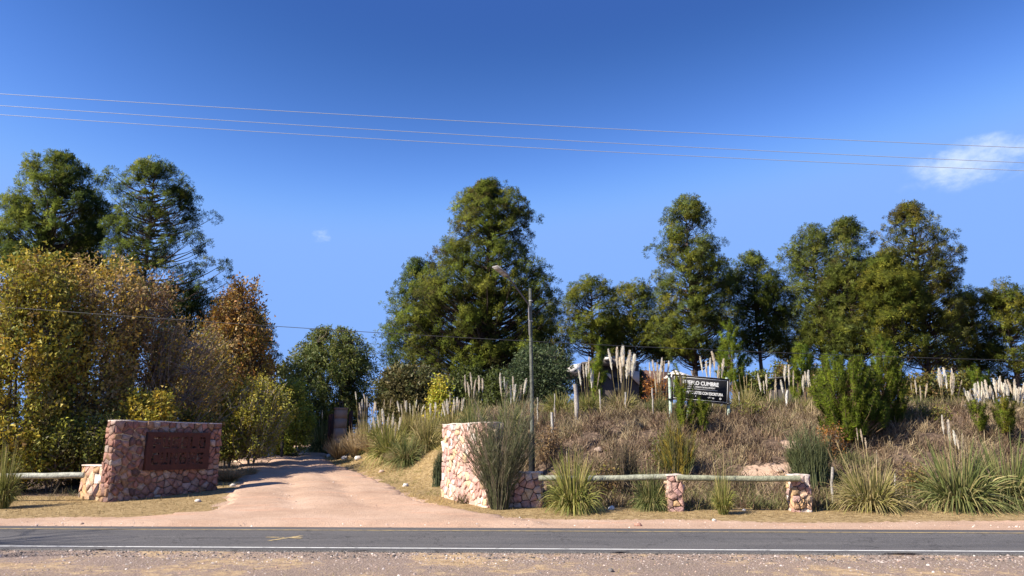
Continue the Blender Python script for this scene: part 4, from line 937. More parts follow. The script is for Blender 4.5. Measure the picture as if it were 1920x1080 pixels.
fpost('whitish bent post showing beneath the left part of the sign board', 1279, 748, 786, 31.6, 6, WP, -3)
fpost('thin post showing beneath the right half of the sign board', 1336, 745, 780, 32.5, 2.6, GP)
fpost('thin grey post in the dry reeds right of the sign board', 1386, 735, 776, 31.5, 3, (.30, .28, .25))
fpost('peeling white post below the pair of plumes right of the sign board', 1474, 732, 776, 31.0, 5.5, (.5, .48, .45), 3)
fpost('white crooked post at the foot of the far right plumes', 1813, 758, 800, 30.3, 6, WP, -3)
fpost('pale weathered fence post low on the bank right of the right stone post', 1562, 876, 962, 23.3, 6, (.29, .265, .235), -1)
fpost('thin leaning pale stake behind the reed clump with long bare stalks', 1681, 888, 940, 24.2, 3.4, (.32, .29, .24), -3)
fpost('dark charred stump beside the track bend', 529, 803, 848, 44, 6.5, (.05, .042, .038), 1, 'tree_stump', None)

# ------------------------------------------------------------------ black sign board
D_b = 30.2; bt = W(1258, 703, D_b); bo = G(1311, D_b)
sb = empty('sign_board', bo, 'tilted black sign board with white lettering on pale green posts', 'sign')
xl = W(1258.5, 725, D_b)[0]; xr = W(1364, 734, D_b)[0]; Wb = (xr - xl); tl = W(1258.5, 702.5, D_b)[2]; bl = W(1258.5, 748, D_b)[2]; Hb = tl - bl
ang = math.atan2(W(1364, 712, D_b)[2] - tl, Wb); Wb = Wb / math.cos(ang)
Rb = Matrix.Rotation(-ang, 3, 'Y'); BO = np.array([xl, D_b, bl]) - bo
def bput(o): o.parent = sb; o.location = BO; o.rotation_euler = Rb.to_euler()
A = Acc(); A.box((Wb / 2, 0, Hb / 2), (Wb, .035, Hb), None, (.022, .021, .022)); o = link('panel', A.mesh('panel', M['plain'])); bput(o)
A = Acc()
for c, s_ in [((Wb / 2, -.004, -.014), (Wb + .05, .07, .028)), ((Wb / 2, -.004, Hb + .014), (Wb + .05, .07, .028)), ((-.0145, -.004, Hb / 2), (.029, .07, Hb)), ((Wb + .0145, -.004, Hb / 2), (.029, .07, Hb))]: A.box(c, s_, None, (.10, .085, .08))
o = link('frame', A.mesh('frame', M['paint'])); bput(o)
A = Acc(); mg = .055; lw2 = .016
for c, s_ in [((Wb / 2, -.021, mg), (Wb - 2 * mg, .006, lw2)), ((Wb / 2, -.021, Hb - mg), (Wb - 2 * mg, .006, lw2)), ((mg, -.021, Hb / 2), (lw2, .006, Hb - 2 * mg - lw2)), ((Wb - mg, -.021, Hb / 2), (lw2, .006, Hb - 2 * mg - lw2)), ((Wb * .5, -.021, Hb * .495), (Wb * .60, .006, .012))]: A.box(c, s_, None, (.66, .65, .62))
o = link('white_border', A.mesh('white_border', M['plain'])); bput(o)
def text(s, cx, cz, h, width, bold=.0):
    cu = bpy.data.curves.new('lettering', 'FONT'); cu.body = s; cu.size = 1; cu.align_x = 'CENTER'; cu.offset = bold; cu.extrude = .004; cu.resolution_u = 3
    ob = bpy.data.objects.new('tmp', cu); COL.objects.link(ob); dg = bpy.context.evaluated_depsgraph_get(); me = bpy.data.meshes.new_from_object(ob.evaluated_get(dg)); bpy.data.objects.remove(ob)
    co = np.empty(len(me.vertices) * 3); me.vertices.foreach_get('co', co); co = co.reshape(-1, 3)
    co[:, 0] -= (co[:, 0].max() + co[:, 0].min()) / 2; co[:, 0] *= width / (co[:, 0].max() - co[:, 0].min()); co[:, 1] -= co[:, 1].min(); co[:, 1] *= h / co[:, 1].max()
    q = np.stack([co[:, 0] + cx, -.0215 - co[:, 2], co[:, 1] + cz], 1); me.vertices.foreach_set('co', q.ravel()); me.update()
    a = me.attributes.new('col', 'FLOAT_COLOR', 'POINT'); a.data.foreach_set('color', np.tile([.72, .71, .68, 1], len(q)).astype(np.float32)); me.materials.clear(); me.materials.append(M['plain'])
    o = link('lettering', me); bput(o); return o
text('PUEBLO CUMBRE', Wb * .50, Hb * .66, .165, Wb * .635, .03)
text('NATURAL URBAN DEVELOPMENT', Wb * .50, Hb * .555, .058, Wb * .52, .012)
text('EXCELENTES LOTES CON ESCRITURA', Wb * .50, Hb * .285, .118, Wb * .80, .02)
A = Acc()
for (x, z, w_, h_) in [(.15, .19, .05, .045), (.22, .19, .03, .03), (.42, .2, .02, .05), (.735, .185, .09, .02), (.735, .155, .07, .012), (.655, .17, .045, .012), (.69, .19, .012, .05), (.665, .20, .03, .03), (.64, .185, .012, .04)]:
    A.box((Wb * x, -.0225, Hb * z), (w_, .006, h_), None, (.62, .62, .6))
ar = np.linspace(0, 2 * math.pi, 17)
ring = [(Wb * .855 + r * math.cos(t), -.024, Hb * .18 + r * math.sin(t)) for t in ar[:-1] for r in (.042, .018)]
A.add(ring, np.array([[2 * i, 2 * i + 1, (2 * i + 3) % 32, (2 * i + 2) % 32] for i in range(16)]), (.66, .66, .64))
o = link('logo', A.mesh('logo', M['plain'])); bput(o)
for (pa, pb, r) in [((1255, 700), (1257.5, 786), .066), ((1290.5, 745), (1288.5, 782), .062), ((1362.5, 708), (1367, 788), .066)]:
    a = W(*pa, D_b + .12) - bo; b = W(*pb, D_b + .12) - bo; A = Acc(); b = b - [0, 0, .25]
    A.tube([b, (a + b) / 2 + [.01, 0, 0], a], [r, r * .95, r * .85], 10, (.38, .47, .40)); link('post', A.mesh('post', M['paint'], True), sb)
A = Acc()
for (px, row) in [(1254, 703), (1257, 748), (1366, 757)]: A.box(W(px, row, D_b + .02) - bo, (.16, .20, .04), None, (.03, .03, .03))
link('bracket', A.mesh('bracket', M['metal']), sb)

# ------------------------------------------------------------------ buildings
def house_box(A, x0, x1, y0, y1, z0, z1, col): A.box(((x0 + x1) / 2, (y0 + y1) / 2, (z0 + z1) / 2), (x1 - x0, y1 - y0, z1 - z0), None, col)
D = 47; X_ = lambda p, d=47: W(p, 700, d)[0]; Z_ = lambda r, d=47: W(960, r, d)[2]
hb = G(1130, D); hb[2] -= .3
hs = empty('concrete_house', hb, 'low modern concrete house with white roof slab behind the plumes', 'house')
def part(name, boxes, mat, par, org):
    A = Acc()
    for b_ in boxes: house_box(A, b_[0] - org[0], b_[1] - org[0], b_[2] - org[1], b_[3] - org[1], b_[4] - org[2], b_[5] - org[2], b_[6])
    return link(name, A.mesh(name, mat), par)
def wedge(name, pts, y0, y1, col, mat='plain'):
    A = Acc(); n = len(pts); P2 = [W(a_, b_, y0) for a_, b_ in pts]
    V = [(p_[0] - hb[0], y0 - hb[1], p_[2] - hb[2]) for p_ in P2] + [(p_[0] - hb[0], y1 - hb[1], p_[2] - hb[2]) for p_ in P2]
    A.add(V, [np.array([[i_, (i_ + 1) % n, n + (i_ + 1) % n, n + i_] for i_ in range(n)]), np.array([list(range(n))[::-1], list(range(n, 2 * n))])], col)
    return link(name, A.mesh(name, M[mat]), hs)
DKW = (.075, .058, .052)
wedge('wall', [(1090, 800), (1198, 800), (1198, 682), (1150, 676), (1090, 682)], 48.6, 54, DKW)
wedge('wall', [(1204, 800), (1262, 800), (1262, 698), (1204, 694)], 49.4, 54, (.10, .055, .045))
wedge('roof', [(1054, 698), (1089, 697.5), (1089, 681), (1072, 684)], 46.4, 52, (.62, .58, .54))
wedge('roof', [(1091, 683), (1200, 683), (1200, 679), (1146, 672), (1091, 679)], 47.6, 54.5, (.10, .085, .08))
wedge('parapet', [(1134, 674.5), (1147, 674.5), (1147, 669.5), (1134, 669.5)], 47.2, 47.9, (.62, .58, .54))
wedge('pale_wall_panel', [(1136, 700), (1146, 712), (1146, 703), (1140, 699)], 48.45, 48.59, (.5, .45, .42))  # patch of sun on the house wall, painted as a paler slab
wedge('pale_wall_panel', [(1176, 699), (1199, 722), (1199, 697), (1176, 693)], 48.45, 48.59, (.5, .44, .41))  # larger sun patch, its light likewise put into the colour
wedge('window', [(1104, 745), (1130, 745), (1130, 712), (1104, 712)], 48.5, 48.595, (.015, .016, .018), 'metal')
wedge('window', [(1151, 745), (1172, 745), (1172, 708), (1151, 708)], 48.5, 48.595, (.015, .016, .018), 'metal')
db = G(1480, 50); db[2] -= .3
dh = empty('dark_shed', db, 'black low building with slanting roof glimpsed right of the sign board', 'shed')
Z5 = lambda r: W(960, r, 50)[2]; X5 = lambda p: W(p, 720, 50)[0]
A = Acc(); q = [(X5(1415), Z5(716)), (X5(1560), Z5(700))]
V = []
for yv in (50, 55):
    for x, z in [(q[0][0], db[2]), (q[1][0], db[2]), (q[1][0], q[1][1]), (q[0][0], q[0][1])]: V.append((x - db[0], yv - db[1], z - db[2]))
A.add(V, np.array([[0, 1, 2, 3], [4, 7, 6, 5], [0, 3, 7, 4], [1, 5, 6, 2], [3, 2, 6, 7]]), (.045, .038, .036)); link('wall', A.mesh('wall', M['plain']), dh)
A = Acc(); V = []
for yv in (49.6, 55.4):
    for dz in (.01, .13):
        V += [(q[0][0] - .3 - db[0], yv - db[1], q[0][1] - .03 + dz - db[2]), (q[1][0] + .3 - db[0], yv - db[1], q[1][1] + .03 + dz - db[2])]
A.add(V, np.array([[0, 1, 3, 2], [4, 6, 7, 5], [0, 4, 5, 1], [2, 3, 7, 6], [0, 2, 6, 4], [1, 5, 7, 3]]), (.02, .018, .018)); link('roof', A.mesh('roof', M['metal']), dh)
for px in (1430, 1455, 1500, 1530):
    A = Acc(); A.box((X5(px) - db[0], -.02, 1.6), (.07, .05, 3.0), None, (.12, .10, .09)); link('wall_post', A.mesh('wall_post', M['plain']), dh)
tb = G(1272, 43); te = empty('white_canopy', tb, 'white peaked canopy showing above the left end of the sign board', 'canopy')
A = Acc(); x0, x1 = W(1254, 700, 43)[0] - tb[0], W(1296, 700, 43)[0] - tb[0]; zt1 = W(960, 691, 43)[2] - tb[2]; ze = W(960, 703, 43)[2] - tb[2]
A.add([(x0, 0, ze), (x1, 0, ze - .05), (x1, 1.6, ze), (x0, 1.6, ze), ((x0 * .6 + x1 * .4), .8, zt1), (x0, 0, ze - .12), (x1, 0, ze - .17), (x1, 1.6, ze - .12), (x0, 1.6, ze - .12)],
      [np.array([[0, 1, 4], [1, 2, 4], [2, 3, 4], [3, 0, 4]]), np.array([[5, 6, 1, 0], [6, 7, 2, 1], [7, 8, 3, 2], [8, 5, 0, 3]])], (.68, .62, .56)); link('cover', A.mesh('cover', M['plain']), te)
for xx in (x0 + .05, x1 - .05):
    A = Acc(); A.tube([(xx, .1, -.1), (xx, .1, ze - .02)], [.03, .03], 6, (.5, .5, .5)); link('leg', A.mesh('leg', M['metal']), te)
ob_ = G(440, 56); oh = empty('outbuilding', ob_, 'small pale outbuilding with orange roof glimpsed behind the stone sign', 'hut')
Zo = lambda r: W(960, r, 56)[2] - ob_[2]; Xo = lambda p: W(p, 820, 56)[0] - ob_[0]
A = Acc(); house_box(A, Xo(412), Xo(462), 0, 4, -.3, Zo(812), (.50, .42, .36)); link('wall', A.mesh('wall', M['plain']), oh)
A = Acc(); V = [(Xo(405), -.4, Zo(813)), (Xo(470), -.4, Zo(813)), (Xo(470), 4.4, Zo(813)), (Xo(405), 4.4, Zo(813)), (Xo(405), 2, Zo(796)), (Xo(470), 2, Zo(796))]
A.add(V, [np.array([[0, 1, 5, 4], [2, 3, 4, 5], [0, 3, 2, 1]]), np.array([[0, 4, 3], [1, 2, 5]])], (.38, .12, .06)); link('roof', A.mesh('roof', M['plain']), oh)
A = Acc(); house_box(A, Xo(430), Xo(440), -.04, -.005, .2, Zo(820), (.10, .07, .05)); link('door', A.mesh('door', M['plain']), oh)

# ------------------------------------------------------------------ gate pillars
def pillar(label, pl_, pr_, top, D, yaw, col, corten):
    a = W((pl_ + pr_) / 2, top, D); b = np.array([a[0], D, float(gz(a[0], D))]); w_ = (pr_ - pl_) * D / 1430 / (math.cos(yaw) + math.sin(yaw)); h = a[2] - b[2]
    e = empty('gate_pillar', b, label, 'pillar', 'square gate pillars by the track'); Rz = np.array(Matrix.Rotation(yaw, 3, 'Z'))
    courses = 5
    for i in range(courses):
        A = Acc(); hh = (h + .1) / courses; A.box((0, 0, -.1 + hh * (i + .5)), (w_ - .004 * (i % 2), w_ - .004 * (i % 2), hh - .008), Rz, np.array(col) * (1 + .06 * ((i * 7) % 3 - 1))); link('stone_course', A.mesh('stone_course', M['plain']), e)
    A = Acc(); A.box((0, 0, h / 2), (w_ - .04, w_ - .04, h), Rz, (.2, .17, .15)); link('core', A.mesh('core', M['mortar']), e)
    A = Acc(); A.box((0, 0, h + .035), (w_ + .1, w_ + .1, .07), Rz, np.array(col) * .9); link('cap', A.mesh('cap', M['plain']), e)
    if corten:
        A = Acc(); A.box((0, 0, h + .09), (.2, .2, .03), Rz, (.05, .035, .03))
        for sx in (-1, 1):
            for sy in (-1, 1): A.tube([(sx * .08, sy * .08, h + .1), (sx * .08, sy * .08, h + .42)], [.012, .012], 5, (.05, .035, .03))
        A.box((0, 0, h + .43), (.24, .24, .025), Rz, (.05, .035, .03)); link('lantern', A.mesh('lantern', M['metal']), e)
    return e, b, h, w_
e1, pb, phh, pww = pillar('grey gate pillar with lantern on top, in front of a rust-coloured panel', 626, 653, 767, 44.6, .42, (.27, .195, .155), True)
pillar('grey gate pillar farther back, half hidden by white plumes', 670, 692, 757, 50.5, .3, (.30, .23, .20), False)
for (xa, xb, ta, tb_, ba, lab, dd) in [(654, 661.5, 772, 769, 816, 'tall rust-coloured steel panel at the right side of the lantern pillar', 45.0), (616, 627, 778, 775, 802, 'small rust-coloured steel panel at the left side of the lantern pillar', 45.4)]:
    a0 = W(xa, ta, dd); a1 = W(xb, tb_, dd + .6); b0 = W(xa, ba, dd); b1 = W(xb, ba, dd + .6); n_ = np.array([.03, -.03, 0])
    b0[2] = float(gz(b0[0], b0[1])) - .05; b1[2] = float(gz(b1[0], b1[1])) - .05
    o0 = b0.copy(); V = np.array([b0, b1, a1, a0]); V = np.concatenate([V, V + n_]) - o0
    A = Acc(); A.add(V, np.array([[0, 1, 2, 3], [7, 6, 5, 4], [0, 4, 5, 1], [1, 5, 6, 2], [2, 6, 7, 3], [3, 7, 4, 0]])); o = link('steel_panel', A.mesh('steel_panel', M['rust'])); o.location = o0; tag(o, lab, 'panel')

# ------------------------------------------------------------------ pampas grass
rq = np.random.default_rng(41)
LEAFM = []
PG1 = [(.17, .19, .04), (.22, .23, .05), (.30, .27, .08), (.42, .34, .14), (.12, .145, .035)]
PG2 = [(.12, .15, .045), (.15, .175, .055), (.20, .21, .075), (.36, .30, .13), (.10, .12, .04)]
PG3 = [(.34, .28, .12), (.24, .22, .065), (.44, .35, .17), (.17, .17, .05)]
def leaf_clump(n, cols, spread, seed, droop=(.75, 1.25)):
    r = np.random.default_rng(seed); az = r.uniform(0, 2 * math.pi, n); rad = .22 * np.sqrt(r.random(n)); b = np.stack([rad * np.cos(az), rad * np.sin(az), np.full(n, -.03)], 1)
    tl = spread * r.uniform(.03, 1, n) ** .8; d = unit(np.stack([np.cos(az) * tl, np.sin(az) * tl, np.ones(n)], 1) + r.normal(0, .08, (n, 3)))
    V, F = strips(r, b, d, r.uniform(.65, 1.35, n), r.uniform(.016, .030, n), r.uniform(*droop, n) * (.12 + .5 * tl), 6, .25)
    c = pal(r, n, cols, .16); g = np.tile(np.repeat(np.linspace(.9, 1.15, 7), 2), n)[:, None]
    return mesh_np('foliage', V, F, rep(c, 14), M['grass'])
for k, (n, cols, sp) in enumerate([(900, PG1, 1.5), (900, PG2, 1.5), (850, PG3, 1.35), (620, PG1, 1.0)]): LEAFM.append(leaf_clump(n, cols, sp, 100 + k))
def plume_mesh(fat, col, seed, curve=.0, n=260):
    r = np.random.default_rng(seed); t = r.random(n) ** .85; prof = np.sin(np.clip(t * .93 + .05, 0, 1) ** .8 * math.pi) ** .8
    az = r.uniform(0, 2 * math.pi, n); rr = fat * prof * .25
    b = np.stack([rr * np.cos(az), rr * np.sin(az), t * .92], 1); d = unit(np.stack([np.cos(az) * .45, np.sin(az) * .45, np.ones(n)], 1) + r.normal(0, .12, (n, 3)))
    L = (.09 + .11 * prof) * (fat / .06) ** .4; V, F = strips(r, b, d, L, np.full(n, .011 + fat * .08), np.full(n, .05), 2, .35)
    V[:, 0] += curve * V[:, 2] ** 2
    cc = np.clip(np.array(col) * r.normal(1, .09, (n, 1)), 0, .85)
    q = np.linspace(0, 1, 7); Vc, Fc = tubes(np.stack([curve * q ** 2, 0 * q, q * .98], 1)[None], (fat * .62 * np.sin(np.clip(q * .9 + .07, 0, 1) ** .8 * math.pi) ** .8 + .004)[None], 6)
    return mesh_np('plume', np.concatenate([V, Vc]), [np.concatenate([F, Fc + len(V)])], np.concatenate([rep(cc, 6), np.tile(np.array(col) * .9, (len(Vc), 1))]), M['plume'])
PLM = {'f': [plume_mesh(.085, (.80, .74, .63), 1, .1), plume_mesh(.065, (.74, .66, .54), 2, -.08), plume_mesh(.095, (.82, .77, .67), 3, .05), plume_mesh(.075, (.72, .62, .48), 12, .2)],
       't': [plume_mesh(.045, (.62, .52, .38), 4), plume_mesh(.05, (.66, .56, .42), 5)],
       'c': [plume_mesh(.085, (.66, .58, .47), 6, .22), plume_mesh(.08, (.70, .62, .5), 7, .14)],
       's': [plume_mesh(.022, (.50, .40, .22), 8, 0, 120), plume_mesh(.02, (.44, .34, .18), 9, 0, 120)]}
for L_m in PLM.values():
    for m_ in L_m: m_['shared'] = 1
def stem_mesh():
    q = np.linspace(0, 1, 5); V, F = tubes(np.stack([.012 * np.sin(q * 5), 0 * q, -q], 1)[None], np.full((1, 5), 1.), 5)
    V2 = V.copy(); ctr = np.repeat(np.stack([.012 * np.sin(q * 5), 0 * q, -q], 1), 5, 0); V2 = ctr + (V - ctr) * .0085
    return mesh_np('stem', V2, F, np.tile((.42, .34, .16), (len(V2), 1)), M['grass'])
STEM = stem_mesh()
def pampas(label, px, D, hw, top, kind, plumes, ptype='f', plen=26, px_len=None, low=None, group='pampas grass clumps'):
    """plumes: list of (tip px, tip row)"""
    b = G(px, D) if low is None else G_row(px, low); D = b[1]; e = empty('pampas_grass', b, label, 'pampas grass', group); e['kind'] = 'thing'
    u = D / 1430; H = max(.35, W(px, top, D)[2] - b[2]); R = hw * u
    f = link('foliage', LEAFM[kind], e); f.scale = (R / .88, R / .88, H / .80); f.rotation_euler = (0, 0, rq.uniform(0, 6.28))
    for i, pt in enumerate(plumes):
        tx, ty = pt[:2]; ty_ = pt[2] if len(pt) > 2 else ptype; L = plen * u * rq.uniform(.8, 1.35) * (1.25 if ty_ == 's' else 1)
        tip = W(tx + rq.normal(0, 1.6), ty, D + rq.uniform(-.4, .4)) - b; foot = np.array([np.clip(tip[0] * .45, -R * .4, R * .4), rq.uniform(-.15, .15), 0])
        ax = unit(tip - foot); pb_ = tip - ax * L; o = link('plume', PLM[ty_][i % len(PLM[ty_])], e); o.location = pb_
        o.rotation_mode = 'QUATERNION'; o.rotation_quaternion = Vector(ax).to_track_quat('Z', 'Y'); q_ = rq.uniform(.42, .85); o.scale = (L * q_, L * q_, L)
        if ty_ == 'c': o.rotation_quaternion = Vector(ax).to_track_quat('Z', 'Y') @ Matrix.Rotation(rq.uniform(-.3, .3), 3, 'Z').to_quaternion()
        ln = np.linalg.norm(pb_ - foot); s_ = link('stem', STEM, o); s_.scale = (1 / (L), 1 / L, ln / L)
    return e
def spray(x0, x1, y0, y1, n, seed, t=None):
    r = np.random.default_rng(seed); xs_ = np.linspace(x0, x1, n) + r.uniform(-2.5, 2.5, n); ys_ = y0 + (y1 - y0) * r.random(n)
    return [((x, y) if t is None else (x, y, t)) for x, y in zip(xs_, ys_)]
# along the road
pampas('big fountain of green-yellow pampas leaves left of the left stone post', 1076, 22.6, 60, 856, 0, [(1062, 845, 't'), (1078, 852, 's'), (1097, 858, 's')], plen=20)
pampas('dark green pampas clump touching the left stone post', 1222, 23.0, 42, 880, 1, [(1212, 858, 's'), (1235, 862, 's')])
pampas('small upright pampas clump in front of the green rail', 1357, 22.0, 27, 892, 3, [(1335, 850, 's'), (1356, 826, 's')], plen=14)
pampas('pampas clump with long bare leaning stalks right of the right stone post', 1635, 22.9, 78, 872, 2, [(1552, 838, 's'), (1568, 822, 's'), (1602, 818, 's'), (1607, 802, 't'), (1614, 804, 't'), (1620, 820, 't'), (1644, 843, 't'), (1649, 856, 's')], plen=26)
pampas('broad dark green pampas clump topped by five white plumes at lower right', 1800, 23.2, 98, 842, 1, [(1766, 778), (1778, 786), (1789, 806), (1797, 812), (1806, 812, 't'), (1818, 826, 's'), (1776, 838, 's')], plen=34)
pampas('pampas clump with dry leaves cut by the right edge of the photo', 1895, 23.4, 84, 835, 1, [(1876, 838, 's'), (1904, 856, 's'), (1915, 850, 's'), (1889, 846, 's')], plen=20)
pampas('low pampas clump filling the gap between the last two roadside clumps', 1738, 24.6, 52, 890, 1, [])
pampas('olive pampas clump at the left edge of the photo by the white rail', 4, 23.6, 34, 852, 3, [(14, 832, 's')], plen=20)
# on the bank, left of the lamp
pampas('pampas clump with curved nodding plumes above the wispy bush', 888, 32.0, 38, 748, 1, [(871, 703, 'c'), (883, 698, 'c'), (889, 712, 'c'), (898, 704, 'c'), (907, 709, 'c'), (880, 716, 'c')], plen=27)
pampas('pampas clump with a tight sheaf of white plumes left of the lamp pole', 957, 31.5, 42, 752, 1, [(935, 699), (939, 708), (944, 706), (952, 715), (958, 722), (963, 705), (967, 720), (980, 722, 't'), (986, 709)], plen=32)
pampas('pampas clump with many short plumes above the pale stone wall', 850, 33.5, 36, 770, 2, spray(832, 872, 742, 760, 10, 1) + [(836, 752, 'c'), (846, 736, 'c')], plen=22)
pampas('leaning plume clump just left of the pale stone wall', 815, 34.5, 30, 775, 2, spray(806, 830, 752, 770, 5, 12), plen=18)
pampas('large pampas clump on the grassy slope right of the track', 732, 35.5, 52, 795, 0, spray(703, 752, 762, 792, 9, 2) + spray(700, 758, 770, 800, 5, 3, 't'), plen=24)
pampas('pampas clump with a row of short plumes behind the slope clump', 768, 38, 38, 770, 2, spray(745, 792, 742, 760, 9, 4), plen=19)
pampas('pampas clump in front of the farther gate pillar', 688, 41.5, 30, 785, 2, spray(668, 706, 733, 756, 8, 5), plen=18)
pampas('pampas clump with thin plumes between the second pillar and the slope', 716, 40, 34, 780, 0, spray(698, 738, 745, 775, 6, 6, 't'), plen=19)
pampas('shaded pampas clump left of the lantern pillar', 601, 49.5, 32, 788, 1, [(588, 772, 't'), (602, 768), (597, 785, 't')], plen=18)
pampas('leafy pampas clump on the slope close to the pale stone wall', 800, 34, 40, 778, 2, spray(780, 810, 768, 780, 3, 13, 't'), plen=18)
pampas('spreading green pampas clump low on the slope without tall plumes', 762, 33, 42, 815, 1, [])
# on the bank, right of the lamp
pampas('pampas clump with seven slim plumes right of the thick crooked post', 1104, 31.6, 40, 740, 0, [(1086, 693), (1093, 682), (1098, 680), (1105, 668), (1110, 690), (1114, 694, 't'), (1125, 697, 't')], plen=30)
pampas('pampas clump carrying the tallest brightest plumes before the concrete house', 1166, 31.6, 48, 738, 2, [(1144, 654), (1155, 650), (1168, 647), (1171, 652), (1176, 664), (1184, 656), (1189, 663), (1163, 668)], plen=38)
pampas('pampas clump with beige plumes just left of the sign board', 1236, 31.4, 36, 742, 1, [(1215, 680), (1223, 674), (1231, 678, 't'), (1236, 676), (1240, 670), (1246, 676, 't'), (1254, 676), (1228, 700, 't')], plen=34)
pampas('pampas clump whose white plumes rise above the right half of the sign board', 1334, 33.5, 40, 742, 0, [(1312, 668), (1322, 676), (1330, 670), (1340, 658), (1348, 684, 't'), (1355, 672), (1298, 694, 't')], plen=34)
pampas('dry yellow reed clump immediately right of the sign board', 1396, 31.8, 42, 728, 2, [(1384, 700, 's'), (1394, 704, 's'), (1402, 698, 's'), (1377, 712, 's'), (1410, 708, 's')], plen=20)
pampas('pampas clump with five short plumes in front of the bare pine trunk', 1438, 31.6, 34, 745, 1, [(1424, 700), (1433, 701), (1439, 702), (1446, 728, 't'), (1452, 710, 't'), (1429, 714)], plen=28)
pampas('pampas clump with the two biggest plumes above the peeling white post', 1478, 31.6, 30, 742, 1, [(1468, 685), (1476, 683), (1465, 712), (1489, 694, 't')], plen=32)
pampas('pampas clump with a fan of plumes left of the big pine bush', 1519, 31.2, 32, 745, 2, [(1503, 704), (1510, 696), (1514, 693), (1520, 702), (1527, 702, 't'), (1530, 704)], plen=28)
pampas('faded pampas clump between the pine bushes and the far right plumes', 1722, 31.8, 34, 745, 1, [(1705, 708, 't'), (1717, 712), (1726, 722, 't'), (1736, 718, 't')], plen=28)
pampas('pampas clump with tall leaning plumes standing highest on the right', 1778, 31.2, 36, 748, 2, [(1757, 690), (1764, 695), (1769, 688), (1783, 694), (1787, 690), (1791, 700), (1801, 712, 't')], plen=34)
pampas('pampas clump with dense white plumes left of the edge group', 1832, 31.0, 36, 755, 2, spray(1806, 1858, 714, 738, 15, 7), plen=26)
pampas('pampas clump with dense white plumes in the middle of the edge group', 1868, 30.8, 34, 752, 2, spray(1842, 1888, 704, 734, 15, 8), plen=28)
pampas('pampas clump with dense white plumes at the very right of the bank', 1905, 30.6, 36, 752, 2, spray(1880, 1932, 704, 728, 15, 9), plen=28)
pampas('sparse pampas clump behind the round pine bushes', 1630, 33.5, 46, 710, 1, [(1604, 686), (1609, 692), (1634, 688, 't'), (1690, 705, 't')], plen=18)
pampas('plain leafy pampas clump between lamp pole and thick crooked post', 1050, 32.6, 40, 738, 0, [])

# dry round tussocks beside the pillar
TUS = leaf_clump(700, [(.38, .28, .15), (.46, .35, .20), (.30, .21, .11)], 1.2, 200, (.05, .35))
TUS.name = 'dry_leaves'
for (px, row, hw, hp, lab) in [(634, 42.6, 24, 38, 'straw-coloured round tussock at the foot of the lantern pillar'), (667, 41.0, 28, 46, 'larger brown tussock right of the lantern pillar'), (757, 33.2, 34, 26, 'flat dry tussock lying low on the slope'), (700, 39.5, 34, 30, 'low greenish dry tussock between the brown tussock and the slope pampas')]:
    b = G(px, row); u = b[1] / 1430; e = empty('dry_tussock', b, lab, 'grass tussock', 'dry tussocks along the right side of the track'); e['kind'] = 'thing'
    f = link('dry_leaves', TUS, e); f.scale = (hw * u / .8, hw * u / .8, hp * u / .95); f.rotation_euler = (0, 0, rq.uniform(0, 6))

for (px, row, hw, hp, lab) in [(430, 902, 30, 24, 'dry dark tussock beside the right end of the entrance sign wall'), (462, 893, 22, 18, 'low dry tussock at the left edge of the track behind the entrance sign wall')]:
    b = G_row(px, row); u = b[1] / 1430; e = empty('dry_tussock', b, lab, 'grass tussock', 'dry tussocks at the left edge of the track'); e['kind'] = 'thing'
    f = link('dry_leaves', TUS, e); f.scale = (hw * u / .8, hw * u / .8, hp * u / .95); f.rotation_euler = (0, 0, rq.uniform(0, 6))

# ------------------------------------------------------------------ ground cover (uncountable)
def tufts(name, label, pts, hgt, nb, wd, cols, spread, seed, drp=(.1, .6), nseg=2, rad=.1, kind='stuff', w=None, pcol=None):
    r = np.random.default_rng(seed); n = len(pts); b = rep(pts, nb) + np.c_[r.normal(0, rad, (n * nb, 2)), np.full(n * nb, -.02)]
    d = unit(np.stack([r.normal(0, spread, n * nb), r.normal(0, spread, n * nb), np.ones(n * nb)], 1)); L = rep(hgt, nb) * r.uniform(.5, 1.2, n * nb)
    V, F = strips(r, b, d, L, np.full(n * nb, wd), r.uniform(*drp, n * nb), nseg, .3)
    c = pcol if pcol is not None else pal(r, n, cols, .15, w); c = np.clip(rep(c, nb) * r.normal(1, .15, (n * nb, 1)), .003, .9)
    return tag(link(name, mesh_np(name, V, F, rep(c, (nseg + 1) * 2), M['grass'])), label, None, None, kind)
rt = np.random.default_rng(51)
def scatter(n, x0, x1, y0, y1, fn):
    x = rt.uniform(x0, x1, n); y = rt.uniform(y0, y1, n); k = fn(x, y); x = x[k]; y = y[k]; return np.stack([x, y, gz(x, y)], 1)
def dirt_at(x, y):
    v = y + .04 * x; return v < 20.9 + .5 * wob(x, y, .5, .7)
earth = [(G_row(px, row)[:2], r) for (px, row, r) in [(1480, 878, .7), (1490, 835, .55), (1440, 888, .6), (1395, 892, .4)]]
def not_earth(x, y):
    k = np.ones(len(x), bool)
    for c, r in earth: k &= ~(((x - c[0]) ** 2 + ((y - c[1]) * 1.3) ** 2 < r * r) & (rt.random(len(x)) < .85))
    return k
bd = lambda x, y: bank_d(x, y)
bk = scatter(10500, -2.6, 26, 22.3, 35, lambda x, y: (y + .04 * x > 23.05 + .3 * wob(x, y, 1.1, 2.)) & (x > np.maximum(-1.6 + (y - 24) * -.12, (24.2 - y) * 6 - 1)) & not_earth(x, y) & ~((np.abs(x - .78) < .42) & (y > 25.2) & (y < 27.6)) & (np.abs(x) < y * .78 + 1))
pn = wob(bk[:, 0], bk[:, 1], .8, 5.) + .5 * wob(bk[:, 0], bk[:, 1], 2.1, 1.); dd = bd(bk[:, 0], bk[:, 1])
